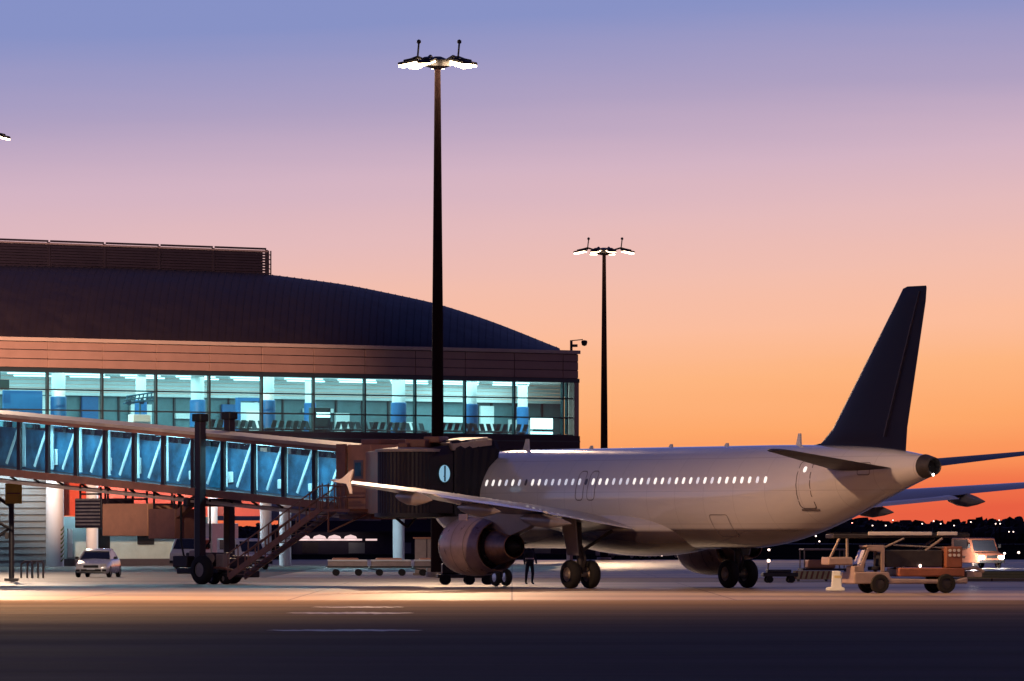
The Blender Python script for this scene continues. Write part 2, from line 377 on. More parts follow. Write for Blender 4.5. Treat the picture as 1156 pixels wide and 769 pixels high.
kb = MB(); kb.bb(px(1088, 345)-.2, 120, 344.7, 345, 0, .14); setting(kb.build('kerb', 'concrete', bevel=.02))

# ------------------------------------------------------------ far treeline, lights, low buildings
tr = MB()
def blob(b, c, r, h, n=7):
    rings = []
    for k in range(4):
        t = (k+.3)/4; rr = r*math.sin(PI*min(1, .18+t*.82))**.7
        rings.append([(c[0]+rr*math.cos(2*PI*i/n+k)*random.uniform(.75, 1.2), c[1]+rr*math.sin(2*PI*i/n+k), c[2]+h*t*random.uniform(.92, 1.08)) for i in range(n)])
    b.loft(rings)
for row, (Y, hh) in enumerate(((1500, 5.9), (1540, 7.0), (1600, 8.2))):
    x = -230
    while x < 260:
        g = .75 + .25*math.sin(x*.021+1)+.1*math.sin(x*.13)
        blob(tr, (x, Y+random.uniform(-10, 10), 0), random.uniform(1.3, 2.5), hh*g*random.uniform(.84, 1.07)); x += random.uniform(.8, 1.6)
setting(tr.build('treeline', 'tree', smooth=0), 'stuff')
hb = MB(); vs = []; fs = []
for i in range(121):
    x = -500+i*1000/120; h = 3.6+.8*math.sin(x*.012)+.4*math.sin(x*.05)
    vs += [(x, 1650, 0), (x, 1900, h*1.2), (x, 2600, 0)]
for i in range(120): fs += [(3*i, 3*i+3, 3*i+4, 3*i+1), (3*i+1, 3*i+4, 3*i+5, 3*i+2)]
hb.add(vs, fs); setting(hb.build('hill', 'tree'))
def far_lamp(u, v, m, lab, Y=1400, proto=[None]):
    x = px(u, Y); z = pz(v, Y)
    t = thing('street_lamp', lab, 'street lamp', (x, Y, 0), group='far street lamps at the edge of the airfield')
    MB().tube((0, 0, 0), (0, 0, z), .07, n=6).build('pole', 'pole', t)
    MB().lathe([(-.1, .02), (-.07, .11), (.07, .11), (.1, .02)], (0, 0, z+.1), n=8, close=True).build('lamp_head', m, t)
far = [(962, 591, 0), (1008, 588, 0), (1062, 592, 0), (1077, 594, 0), (1128, 588, 0), (1124, 592, 0), (1129, 592, 0), (1139, 601, 0), (1144, 601, 0), (1134, 626, 0), (1150, 625, 0),
       (921, 606, 0), (868, 622, 0), (985, 594, 0), (1000, 594, 0), (1054, 589, 0), (1041, 592, 0), (700, 611, 1), (722, 612, 0), (747, 628, 0), (640, 611, 1), (925, 612, 0), (1096, 590, 0)]
for i, (u, v, r) in enumerate(far):
    red = {962: 'small red lamp on the dark skyline just under the rising tail', 700: 'small red lamp seen under the fuselage right of the left main gear', 640: 'small red lamp seen under the wing left of the left main gear'}
    far_lamp(u, v, 'far_red' if u in red else 'far_lamp', red.get(u, 'small pale lamp shining on the dark far edge of the airfield'), 1400 if v < 603 else 1100 if v < 615 else 700)
# long low building beyond the apron, seen under the terminal and the fuselage
Yb = 820
fb = thing('freight_building', 'long low dark building beyond the apron with a lit strip along its front', 'building', (px(560, Yb), Yb, 0))
hw = (px(790, Yb)-px(330, Yb))/2
MB().bb(-hw, hw, 0, 14, 0, 4.6).build('wall', mat('far_wall', (.025, .022, .05), .7, var=.3, vs=.3), fb)
MB().bb(-hw-.4, hw+.4, -.6, 14.4, 4.6, 4.9).build('roof', 'soffit', fb)
MB().bb(-hw, hw, -1.6, -.003, 2.45, 2.6).build('canopy', 'dark_metal', fb)
xc = px(560, Yb)
for u0, u1, m_ in ((328, 409, 'strip_lamp'), (413, 426, 'strip_lamp'), (598, 636, 'strip_amber'), (684, 764, 'strip_amber')):
    MB().bb(px(u0, Yb)-xc, px(u1, Yb)-xc, -1.68, -1.61, 1.52, 1.72).build('light_strip', m_, fb)
for u in (343, 361, 378, 396):  # pale far shapes put in as glowing domes, not known lamps
    MB().lathe([(0, .75), (.25, .6), (.42, .05)], (px(u, Yb)-xc, -1.2, 1.75), n=16, close=True).build('glow_dome', 'strip_lamp', fb)
for k in range(9):
    x = -hw+2+k*(2*hw-4)/8
    MB().bb(x-.9, x+.9, -.06, -.003, .1, 1.3).build('door', 'grey_wall' if k % 3 else 'dark_metal', fb)

# ------------------------------------------------------------ terminal
tx0, ty0 = px(0, 500), 500.0
ang = math.atan2(38.0, px(652, 538)-tx0); TL = math.hypot(38.0, px(652, 538)-tx0)
T = thing('terminal_building', 'long airport terminal with curved dark roof, terracotta band and lit glass upper hall', 'terminal building', (tx0, ty0, 0), ang)
TX0 = -15.5
ZT, ZG1, ZG0 = 15.66, 13.42, 9.4
B0 = 4.17; BW = 4.915
mull = [B0+BW*k for k in range(-4, 11)]
TE = TL
# cladding band: each panel row proud/recessed with joints
cb = MB(); zrows = [13.6, 14.2, 14.82, 15.38]
edges = [TX0]+[m for m in mull if m > TX0]+[TE]
for a, b in zip(edges, edges[1:]):
    for z0, z1 in zip(zrows, zrows[1:]): cb.bb(a+.03, b-.03, -.10, .06, z0+.025, z1-.025)
cb.build('cladding', 'cladding', T, bevel=.01)
MB().bb(TX0, TE, .0, .35, 13.42, 15.4).build('parapet_wall', 'bridge_dark', T)
MB().bb(TX0, TE+.1, -.22, .45, 15.4, 15.66).build('parapet_cap', 'cap', T, bevel=.02)
MB().bb(TX0, TE+.05, -.16, .3, 13.3, 13.597).build('head_rail', 'mullion', T)
MB().bb(TX0, TE+.05, -.2, .5, 8.3, 9.4).build('spandrel', 'bridge_dark', T)
MB().bb(TX0, TE+.05, -.24, -.203, 8.95, 9.05).build('spandrel_rail', 'mullion', T)
MB().bb(TE-.45, TE+.02, -.12, .45, 9.403, 13.3).build('corner_post', 'cladding', T)
SK = math.tan(ang)                     # the end wall runs back at a skew to the facade
MB().prism([(TE-.3, .5), (TE, .5), (TE+SK*23.5, 24), (TE-.3+SK*23.5, 24)], 'z', 0, 15.4).build('end_wall', 'cladding', T)
# windows
TRZ = [9.42, 10.72, 12.12, 13.28]
wl = [TX0]+[m for m in mull if m > TX0]
wl = wl + [TE-.47]
for a, b in zip(wl, wl[1:]):
    fr = MB()
    fr.bb(a-.07, a+.07, -.14, .1, 9.403, 13.298)
    for z in TRZ[1:-1]: fr.bb(a+.072, b-.072, -.1, .06, z-.05, z+.05)
    fr.bb(a+.072, b-.072, -.1, .06, 9.403, 9.5)
    w = fr.build('window', 'mullion', T)
    pn = MB()
    for z0, z1 in zip(TRZ, TRZ[1:]): pn.bb(a+.075, b-.075, -.02, -.005, z0+.055, z1-.055)
    pn.build('pane', 'glass', w)
# double mullion by the corner
MB().bb(mull[-1]+.35, mull[-1]+.47, -.14, .1, 9.52, 13.29).build('corner_mullion', 'mullion', T)
# hall interior
HD = 17.0
MB().prism([(TX0, .5), (TE-.5, .5), (TE-.5+SK*(HD-.5), HD), (TX0, HD)], 'z', 9.0, 9.25).build('hall_floor', 'hall_floor', T)
ceil = MB(); ceil.prism([(TX0, .36), (TE-.4, .36), (TE-.5+SK*(HD-.5), HD), (TX0, HD)], 'z', 13.75, 13.95)
for k in range(17): ceil.bb(TX0, TE-.5+SK*(.4+k*.95), .9+k*.95, .98+k*.95, 13.5, 13.747)
ceil.build('ceiling', 'hall_white', T)
MB().bb(TX0, TE+15, HD, HD+.3, 9.25, 12.25).build('back_wall', 'hall_teal', T)
bh = MB()
for k in range(6): bh.bb(TX0, TE+14.5, HD-.6-.1*k, HD-.3, 12.15+.27*k, 12.39+.27*k)
bh.build('bulkhead', 'hall_white', T)
# back wall glazing posts and pale panels
for k in range(32):
    x = TX0+1.0+k*2.65
    MB().bb(x-.08, x+.08, HD-.12, HD-.003, 9.26, 12.14).build('partition_post', 'mullion', T)
for k, (x, w, z0, z1) in enumerate(((-4, 2.2, 10.2, 12.1), (3.2, 1.6, 9.3, 11.2), (9.5, 1.3, 10.4, 12.1), (13.2, 1.0, 9.3, 10.8), (17.5, 1.5, 9.3, 12.1), (21.6, 1.5, 10.2, 12.1), (26.2, 2.0, 9.4, 11.6), (30.5, 2.6, 10.6, 11.0), (35, 1.4, 9.4, 11.7), (38.2, 1.6, 9.7, 11.9), (43, 3.0, 11.2, 11.5), (46.2, 1.4, 9.5, 11.2), (52, 2.2, 9.8, 10.6), (57, 3.2, 10.6, 11.1), (61, 1.4, 9.5, 11.9), (64, 2.5, 9.8, 10.9))):
    MB().bb(x, x+w, HD-.3, HD-.13, z0, z1).build('wall_panel', ('hall_white', 'hall_white', 'blue')[k % 3 if k in (2, 5, 8) else 0], T, bevel=.02)
# interior columns: white above, blue sleeve below
def t_at(u, d=0.0):
    k = (u-578)/F; c, s_ = math.cos(ang), math.sin(ang)
    # point = origin + t*(c,s) + d*(-s,c)
    return (k*(ty0+d*c) - (tx0-d*s_)) / (c - k*s_)
for u, d in ((66, 4), (159, 9), (223, 6.5), (302, 4), (350, 10), (450, 4.5), (531, 5), (590, 11)):
    t = t_at(u, d); r = .52 if d < 8 else .4
    c_ = MB().lathe([(9.25, r*.92), (13.75, r*.92)], (t, d, 0), n=24).build('column', 'hall_white', T)
    MB().lathe([(9.26, r+.04), (11.7, r+.04), (11.75, r-.02)], (t, d, 0), n=24).build('column_sleeve', 'blue', c_)
# hall ceiling lamps (luminous lines) + their light
for k in range(15):
    x = TX0+3+k*5.2
    for y in (3.0, 9.0, 14.5):
        if x+3.6 > TE-1+SK*(y-.5): continue
        MB().bb(x, x+3.6, y, y+.18, 13.40, 13.49).build('ceiling_lamp', 'hall_lamp', T)
for k in range(8):
    t = TX0+5+k*9.6+(2 if k == 7 else 0); y = 7.5 if k < 7 else 11
    loc = T.matrix_basis @ Vector((0, 0, 0))
    mw = Matrix.Translation(Vector((tx0, ty0, 0))) @ Matrix.Rotation(ang, 4, 'Z')
    l = light('AREA', 'hall_light', mw @ Vector((t, y, 13.36)), 1150, (.58, .95, .97), size=9, sy=12 if k < 6 else 8)
    l.rotation_euler = (0, 0, ang)
# roof: vault that falls to the right end of the facade and to the eaves
RT = TE-1.3
SIL = [(-260, 296), (0, 300), (150, 303), (302, 309), (400, 322), (500, 343), (560, 363), (600, 379), (630, 392)]
RW = 21.0                                   # roof depth, measured along the skewed end wall
CA, SA = math.cos(ang), math.sin(ang)
def rpt(t, w): return (t+SA*w, .46+CA*w)
def ridge(t):
    # vault height along the facade: read once from the arch, then a smooth curve
    x, Y = tx0+CA*t, ty0+SA*t+RW
    u = 578+F*x/Y
    for a, b in zip(SIL, SIL[1:]):
        if u <= b[0] or b is SIL[-1]:
            k = (u-a[0])/(b[0]-a[0]); v = a[1]+(b[1]-a[1])*k; break
    return pz(v, Y)
TB = [TX0+(RT-TX0)*i/80 for i in range(81)]
RZ = [ridge(t) for t in TB]
for _ in range(6): RZ = [RZ[0]]+[(RZ[i-1]+2*RZ[i]+RZ[i+1])/4 for i in range(1, 80)]+[RZ[-1]]
def roofz(t, w):
    q = max(0, min(79.999, (t-TX0)/(RT-TX0)*80)); i = int(q); A = RZ[i]+(RZ[i+1]-RZ[i])*(q-i)
    return 15.5+max(.03, A-15.5)*math.sin(min(1, w/RW)*PI/2)**.8
ds = [RW*(j/26)**1.5 for j in range(27)]
roof = MB(); n_ = len(ds); fs = []
vs = [(*rpt(t, d), roofz(t, d)) for t in TB for d in ds]
for i in range(80):
    for j in range(n_-1): fs.append((i*n_+j, (i+1)*n_+j, (i+1)*n_+j+1, i*n_+j+1))
roof.add(vs, fs)
ro = roof.build('roof', 'roof', T)
rb = MB()                                             # standing seams
for i in range(96):
    t = TX0+.3+i*(RT-TX0-.6)/95
    rb.loft([[(*rpt(t+o, d), roofz(t, d)+h) for o, h in ((-.02, .005), (.02, .005), (.02, .035), (-.02, .035))] for d in ds])
rb.build('roof_seam', 'roof', ro, smooth=0)
# rooftop plant screen
ss = MB(); PD = 15.2
tS1 = t_at(302, PD)
zr0, zr1 = 20.75, 22.85
nb = 9
for i in range(nb):
    a = tS1-(i+1)*5.2; b = tS1-i*5.2
    for k in range(11):
        z = zr0+.25+k*.2; ss.bb(a+.12, b-.12, PD, PD+.10, z, z+.14)
    ss.bb(b-.12, b, PD-.05, PD+.15, zr0-.6, zr1+.15)
ss.build('plant_screen', 'screen', T)
MB().bb(tS1-nb*5.2, tS1-.2, PD+.3, PD+6, 18.5, zr1-.04).build('plant_room', 'screen', T)
MB().bb(tS1-nb*5.2, tS1, PD-.1, PD+.2, zr1-.02, zr1+.1).build('screen_rail', 'screen_cap', T)
MB().bb(tS1-nb*5.2, tS1-.2, PD-.25, PD-.1, zr0-.1, zr0+.08).build('screen_ledge', 'bridge_dark', T)
ld = MB(); ld.path([(tS1+.1, PD, 20.4), (tS1+.1, PD, zr1+.1)], .05); ld.path([(tS1+.5, PD+.2, 20.4), (tS1+.5, PD+.2, zr1+.1)], .05)
for k in range(7): ld.path([(tS1+.1, PD, 20.6+k*.34), (tS1+.5, PD+.2, 20.6+k*.34)], .04)
ld.build('roof_ladder', 'screen', T)
# undercroft
MB().prism([(TX0, .5), (TE, .5), (TE+SK*23.5, 24), (TX0, 24)], 'z', 8.25, 8.6).build('undercroft_ceiling', 'soffit', T)
tw = t_at(330)
MB().bb(t_at(74, 2.2), t_at(296, 2.2), 2.2, 2.6, 3.5, 6.4).build('red_fascia', 'red_fascia', T)
MB().bb(TX0, t_at(54, 1.2), 1.2, 1.5, 0, 6.6).build('ground_floor_wall', 'grey_wall', T)
for k in range(13): MB().bb(TX0, t_at(54, 1.1), 1.15, 1.197, .4+k*.45, .44+k*.45).build('wall_rib', 'mullion', T)
MB().bb(t_at(54, 6), t_at(240, 6), 6, 6.3, .5, 3.45).build('ground_floor_wall', 'teal_wall', T)
MB().bb(t_at(54, 6), t_at(240, 6), 5.8, 5.99, 0, .5).build('wall_base', 'soffit', T)
MB().bb(t_at(156, 5.9), t_at(174, 5.9), 5.9, 5.99, 1.5, 2.4).build('vent_opening', 'black', T)
MB().bb(t_at(110, 5.9), t_at(124, 5.9), 5.88, 5.99, .6, 2.9).build('door', 'black', T)
MB().bb(t_at(77, 5), t_at(82, 5), 5.0, 5.1, .6, 2.6).build('door', 'hall_white', T)
MB().bb(t_at(240, 8), t_at(430, 8), 8, 8.4, 3.2, 8.2).build('service_window_band', mat('navy_wall', (.015, .015, .05), .4), T)
for i, (u, d, r, w) in enumerate(((62, -.8, .62, 0), (104, 1.8, .42, 0), (300, -3.2, .40, 1), (322, -3.2, .42, 1), (450, -1.0, .42, 0), (240, 1.2, .35, 0), (560, 0, .42, 0))):
    t = t_at(u, d)
    c_ = MB().lathe([(0, r), (8.25, r)], (t, d, 0), n=28).build('pillar', 'column', T)
    if i == 0:
        ch = MB()
        for k in range(8):
            zz = .3+k*.30
            ch.loft([[(t-.64*math.sin(a), d-.64*math.cos(a), zz+.45*abs(a+.0)+o) for o in (0, .13)] for a in [-.75+.1*j for j in range(9)]], caps=False, closed=False)
        ch.build('hazard_chevron', mat('chev', (.10, .16, .02), .6), c_, smooth=0)
# cool lamps under the building
mw = Matrix.Translation(Vector((tx0, ty0, 0))) @ Matrix.Rotation(ang, 4, 'Z')
for t, d, e in ((2, -1.5, 450), (12, 1.0, 900), (20, .0, 900), (30, -2.5, 700)):
    MB().bb(t-1, t+1, d+.4, d+.55, 8.05, 8.2).build('undercroft_lamp', 'tube_lamp', T)
    l = light('AREA', 'undercroft_light', mw @ Vector((t, d+.4, 8.0)), e, (.62, .88, 1), size=3, sy=1); l.rotation_euler = (0, 0, ang)
# orange-lit service cabinet by the open end
sc_ = thing('service_cabinet', 'tall brown service cabinet standing behind the engine under the boarding bridge cab', 'cabinet', (px(484, 400), 400, 0))
for x0, x1 in ((-.75, -.12), (-.08, .28), (.32, .85)): MB().bb(x0, x1, -.35, .35, .1, 1.95 if x0 < 0 else 1.8).build('cabinet_door' if x0 > -.5 else 'cabinet_body', 'pink_grey', sc_, bevel=.02)
MB().bb(-.85, .95, -.4, .4, 1.97, 2.05).build('cabinet_top', 'bridge_tan', sc_); MB().bb(-.85, .95, -.4, .4, 0, .1).build('plinth', 'concrete', sc_)
# roof-corner security cameras
cm = thing('security_camera', 'dark security camera on a bracket at the right corner of the terminal parapet', 'security camera', tuple(mw @ Vector((TE-.4, .1, 15.66))))
MB().tube((-.1, 0, 0), (-.1, 0, .75), .1).path([(-.1, 0, .72), (.75, 0, .8)], .035).build('bracket', 'dark_metal', cm)
MB().lathe([(-.28, .02), (-.22, .17), (0, .23), (.12, .2), (.16, .03)], (.85, 0, .6), n=14, close=True).build('camera_dome', 'black', cm)
MB().box((.15, -.1, .35), (.42, .2, .2)).tube((-.1, -.02, .3), (.1, -.05, .35), .04).build('camera_housing', 'dark_metal', cm, bevel=.03)

# seats, kiosks in the hall
def tw_(t, d, z=9.25): return tuple(mw @ Vector((t, d, z)))
proto = thing('bench_seat', '', 'seat bench', tw_(0, 2), ang+R(8), 'seat rows in the lit departure hall')
MB().bb(-2.0, 2.0, -.04, .04, .34, .42).build('beam', 'mullion', proto)
for k in range(5):
    x = -1.6+k*.8
    MB().prism([(x-.26, -.24), (x+.26, -.24), (x+.26, .26), (x-.26, .26)], 'z', .43, .49).build('seat', 'chair', proto, bevel=.02)
    q = MB(); q.loft([[(x-.25, -.24, .5), (x+.25, -.24, .5), (x+.25, -.19, .5), (x-.25, -.19, .5)], [(x-.25, -.42, 1.02), (x+.25, -.42, 1.02), (x+.25, -.38, 1.02), (x-.25, -.38, 1.02)]])
    q.build('backrest', 'chair', proto, bevel=.02)
for x in (-1.5, 1.5): MB().bb(x-.04, x+.04, -.25, .25, 0, .34).build('leg', 'mullion', proto)
first = True
us = [236, 262, 290, 322, 350, 378, 408, 436, 464, 512, 548, 574]
for i, u in enumerate(us):
    d = 1.6+(i % 3)*.9; lab = 'dark teal seat row behind the hall glass, %s from the left among the rows' % ('first second third fourth fifth sixth seventh eighth ninth tenth eleventh twelfth'.split()[i])
    if i == 0: proto.location = tw_(t_at(u, d), d); proto['label'] = lab
    else: dup(proto, tw_(t_at(u, d), d), ang+R(8 if i % 2 else -172), lab)
kio = thing('display_stand', 'white kiosk in the hall carrying a spindly dark blue rack sculpture', 'display stand', tw_(t_at(158, 2.5), 2.5), ang)
MB().bb(-.85, .75, -.3, .3, 0, 1.3).build('counter', 'hall_white', kio, bevel=.04)
rk = MB(); rk.path([(0, 0, 1.3), (0, 0, 2.1)], .08)
for k in range(8):
    x = -1.3+k*.37; rk.path([(x, 0, 2.0+.05*k), (x+.18, 0, 2.6+.04*k)], .05)
rk.path([(-1.5, 0, 2.05), (1.5, 0, 2.35)], .07).path([(-1.2, 0, 2.55), (1.5, 0, 2.9)], .06).path([(-1.4, 0, 2.3), (1.6, .1, 2.6)], .05)
for x in (-1.0, .2, 1.35): rk.lathe([(-.03, .2), (.03, .2)], (x, 0, 2.2+.1*x), 'y', n=14, close=True)
rk.build('rack', mat('rack_blue', (.02, .12, .2), .5), kio)
tvs = thing('information_screen', 'dark hanging information screen at the far left of the hall', 'screen', tw_(t_at(3, 2), 2, 12.2), ang)
MB().bb(-1.0, .6, 0, .12, -.1, .6).build('screen_body', 'chair', tvs, bevel=.02); MB().tube((-.2, .06, .6), (-.2, .06, 1.55), .04).build('hanger', 'chair', tvs)
dsk = thing('check_in_desk', 'dark service desk with a small lit panel in the middle of the hall', 'desk', tw_(t_at(361, 3), 3), ang)
MB().bb(-.8, .8, -.3, .3, 0, 2.0).build('desk_body', 'chair', dsk, bevel=.03); MB().bb(-.6, .7, -.33, -.303, 1.3, 1.65).build('lit_panel', 'hall_lamp', dsk)
blu = thing('advert_board', 'blue advertising board behind the leftmost hall window', 'board', tw_(t_at(28, 5), 5), ang)
MB().bb(-1.9, 1.6, 0, .15, .9, 2.9).build('board_face', 'blue', blu, bevel=.02)
for x in (-1.6, 1.3): MB().bb(x-.05, x+.05, .02, .12, 0, .897).build('leg', 'mullion', blu)
dr = thing('gate_portal', 'white framed doorway with pale screen inside the hall left of a blue column', 'doorway', tw_(t_at(283, 8), 8), ang)
MB().bb(-1.2, -.95, 0, .3, 0, 2.5).bb(.95, 1.2, 0, .3, 0, 2.5).bb(-1.2, 1.2, 0, .3, 2.5, 2.75).build('frame', 'blue', dr)
MB().bb(-.92, .92, .1, .2, 0, 2.4).build('door_leaf', 'hall_white', dr)
ld2 = thing('wall_notice', 'pale notice panel behind the last full window on the right of the hall', 'notice', tw_(t_at(612, 6), 6), ang)
MB().bb(-1.1, 1.1, 0, .1, .35, .55).bb(-1.1, 1.1, 0, .1, .75, 1.6).build('panel', 'hall_lamp', ld2); MB().bb(-.05, .05, .1, .16, 0, 1.6).build('post', 'mullion', ld2)

# ------------------------------------------------------------ floodlight masts
def mast(u, Y, ztop, rbase, heads, rad, lab, power, rods=True, emit='flood', x=None, tgt=None, blk=None):
    x = px(u, Y) if x is None else x
    t = thing('light_mast', lab, 'light mast', (x, Y, 0), group='tall floodlight masts over the apron')
    MB().lathe([(0, rbase), (.05, rbase), (ztop*.5, rbase*.78), (ztop, rbase*.42)], n=20, close=True).build('pole', 'pole', t)
    MB().lathe([(0, rbase*1.7), (.25, rbase*1.7), (.26, rbase*1.1)], n=20, close=True).build('base_plate', 'steel', t)
    MB().lathe([(ztop-.35, rbase*.6), (ztop-.2, rad*.35), (ztop+.1, rad*.35), (ztop+.3, rbase*.5)], n=16, close=True).build('head_ring', 'dark_metal', t)
    for i, a in enumerate(heads):
        c, s_ = math.cos(R(a)), math.sin(R(a)); rot = Matrix.Rotation(R(a), 3, 'Z') @ Matrix.Rotation(R(12), 3, 'Y')
        ar = MB().path([(rbase*.4*c, rbase*.4*s_, ztop-.1), (rad*.55*c, rad*.55*s_, ztop+.28), (rad*.8*c, rad*.8*s_, ztop+.1)], .07)
        arm = ar.build('arm', 'dark_metal', t)
        h = MB(); h.box((rad*.82*c, rad*.82*s_, ztop), (1.0, .7, .16), rot).box((rad*.80*c, rad*.80*s_, ztop+.12), (.5, .4, .12), rot)
        hd_ = h.build('floodlight', 'dark_metal', t, bevel=.04)
        g = MB(); g.box((rad*.82*c, rad*.82*s_, ztop-.1), (.92, .62, .06), rot); g.build('lens', emit, hd_)
    if rods:
        for sx_ in (-.55, .55):
            MB().tube((rad*sx_, 0, ztop+.1), (rad*(sx_+.04), 0, ztop+1.0), .05).lathe([(0, .02), (.05, .11), (.18, .11), (.24, .02)], (rad*(sx_+.04), 0, ztop+.95), n=10, close=True).build('lightning_rod', 'dark_metal', t)
    if power: light('SPOT', 'mast_light', (x, Y-2.0, ztop-.5), power, (1, .64, .38), target=(x, Y-27, 0), size=.4, spot=78, blend=.25, parent=t)
    return t
m1 = mast(494, 380, 26.6, .36, (-40, 0, 40, 160, 180, 90, 130, -110), 1.9, 'nearest tall floodlight mast, rising in front of the terminal glass', 34000)
MB().add([], [])
_ = mast(682, 628, 26.4, .36, (0, 20, 180, 160, 75, -75, 110, -110), 2.6, 'farther and shorter-looking floodlight mast, rising behind the fuselage', 45000, emit='flood_soft')
mast(-27, 443, 26.2, .36, (0, 60, 120, 180, -120, -60), 1.9, 'floodlight mast at the very left edge, only one lamp tip in the picture', 0)
light('SPOT', 'facade_flood', (px(-24, 443)+.5, 443, 25), 330000, (1, .58, .38), target=(px(85, 505), 505, 16.0), size=.3, spot=29, blend=.55)
light('SPOT', 'added_apron_flood', (px(-27, 443)+.5, 440.5, 25), 45000, (1, .72, .5), target=(-20, 396, 0), size=.4, spot=92, blend=.4)  # spot added to brighten the car and columns at the left
# unseen masts added to light the stand, just left and right of the view
mA = mast(0, 256, 25, .34, (0, 45, 90, -45, -90), 1.9, 'added floodlight mast out of view at the left edge of the aircraft stand', 0, x=-22.5)
light('SPOT', 'added_stand_flood', (-22, 256, 23.9), 17000, (1, .74, .56), target=(2, 300, 1), size=.5, spot=80, blend=.8, parent=mA)
light('SPOT', 'added_apron_flood', (-22, 256, 23.8), 115000, (1, .50, .20), target=(-19, 254, 0), size=.5, spot=144, blend=.4, parent=mA)
light('SPOT', 'added_stand_flood', (-21.5, 257, 24), 150000, (1, .74, .55), target=(-18.5, 372, .8), size=.4, spot=15, blend=.8, parent=mA)  # narrow spot added to brighten the car, equipment boxes and pillars
mB = mast(0, 262, 25, .34, (180, 135, 225, 90, -90), 1.9, 'added floodlight mast out of view at the right edge of the aircraft stand', 0, x=25)
light('SPOT', 'added_stand_flood', (24.5, 262, 23.9), 4500, (1, .76, .58), target=(14, 270, 0), size=.5, spot=110, blend=.9, parent=mB)

# ------------------------------------------------------------ airliner
GX, GY = 6.03, 300.0
A = thing('passenger_aircraft', 'white twin-engine airliner with navy tail fin, parked nose away at the boarding bridge', 'aircraft', (GX, GY, 0), -math.atan2(.858, .514))
S0 = 17.71
ST = [(0.0, 3.25, .04, .04), (.25, 3.27, .42, .45), (.8, 3.33, .82, .86), (1.6, 3.42, 1.20, 1.22), (2.6, 3.52, 1.52, 1.58), (3.8, 3.62, 1.78, 1.88), (5.0, 3.67, 1.92, 2.02), (6.2, 3.69, 1.975, 2.07),
      (12, 3.69, 1.975, 2.07), (20, 3.69, 1.975, 2.07), (24.0, 3.69, 1.975, 2.07), (25.5, 3.72, 1.96, 2.045), (27, 3.80, 1.90, 1.96), (28.5, 3.925, 1.80, 1.82), (30, 4.085, 1.66, 1.64),
      (31.5, 4.27, 1.47, 1.43), (33, 4.46, 1.23, 1.19), (34.5, 4.63, .96, .93), (35.8, 4.745, .70, .68), (36.8, 4.80, .50, .49), (37.35, 4.82, .38, .38), (37.57, 4.83, .33, .33)]
def sec(s):
    for a, b in zip(ST, ST[1:]):
        if a[0] <= s <= b[0]:
            k = (s-a[0])/(b[0]-a[0]); return tuple(a[i]+(b[i]-a[i])*k for i in (1, 2, 3))
    return ST[-1][1:]
def on_fus(s, z, off=0, side=-1):           # side -1 = port
    zc, rw, rh = sec(s); q = max(-.98, min(.98, (z-zc)/rh)); a = math.asin(q)
    return (s-S0, side*(rw+off)*math.cos(a), zc+(rh+off)*math.sin(a))
rings = []
# dense smooth stations
def cub(s):
    return sec(s)
for i, st in enumerate(ST):
    rings.append(st)
n = 64
dense = []
ss_ = sorted(set([st[0] for st in ST] + [i*.5 for i in range(1, 75)]))
def smooth_sec(s):
    # average of neighbours keeps the tail cone free of facets
    w = [(-.8, .2), (-.4, .2), (0, .2), (.4, .2), (.8, .2)]
    if s < 2.5 or s > 36.6: return sec(s)
    o = [0, 0, 0]
    for d, k in w:
        q = sec(min(37.57, s+d)); o = [o[i]+k*q[i] for i in range(3)]
    return tuple(o)
body = MB()
rr_ = []
for s in [q for q in ss_ if q < 37.3]:
    zc, rw, rh = smooth_sec(s); rr_.append([(s-S0, rw*math.cos(2*PI*i/n), zc+rh*math.sin(2*PI*i/n)) for i in range(n)])
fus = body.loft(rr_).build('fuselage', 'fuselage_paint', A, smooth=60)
# tail cone exhaust (auxiliary power unit)
MB().lathe([(37.0, .47), (37.58, .345), (37.62, .30), (37.45, .22), (37.3, .20)], (-S0, 0, 4.83), 'x', n=24).build('tail_cone', 'dark_metal', A)
MB().lathe([(37.3, .01), (37.34, .24)], (-S0, 0, 4.83), 'x', n=20).build('exhaust_pipe', 'black', A)
MB().lathe([(-.05, .01), (-.03, .04), (.03, .04), (.05, .01)], (37.70-S0, -.12, 4.50), n=10, close=True).build('tail_light', 'tail_lamp', A)
# belly fairing
bf = []
for i in range(25):
    k = i/24; s = 10.6+12.4*k; e = math.sin(PI*k)**.45
    zc, rw, rh = sec(s); bf.append([(s-S0, (2.12*e+.02)*math.cos(2*PI*j/40), 2.45+(1.12*e+.02)*math.sin(2*PI*j/40)*(1 if math.sin(2*PI*j/40) < 0 else .95)) for j in range(40)])
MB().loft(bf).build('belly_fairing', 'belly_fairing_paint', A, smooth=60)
# cabin windows
def fus_poly(b, pts, off, thick=.01, side=-1):
    o = [on_fus(s, z, off+thick, side) for s, z in pts]; i_ = [on_fus(s, z, off-.02, side) for s, z in pts]
    b.loft([i_, o])
def rrect(sc, zc, w, h, r, n=4):
    p = []
    for cx, cz, a0 in ((w/2-r, h/2-r, 0), (-w/2+r, h/2-r, 90), (-w/2+r, -h/2+r, 180), (w/2-r, -h/2+r, 270)):
        for k in range(n+1):
            a = R(a0+90*k/n); p.append((sc+cx+r*math.cos(a), zc+cz+r*math.sin(a)))
    return p
nW = 42
for i in range(nW):
    s = 6.5+i*.533
    if 14.2 < s < 14.3: pass
    lit = random.random(); cwm = 'cabin_light' if lit > .45 else 'cabin_half' if lit > .2 else 'cabin_dim'
    b = MB(); fus_poly(b, rrect(s, 4.36, .16, .26, .075), 0.004)
    b.build('cabin_window', cwm, A)
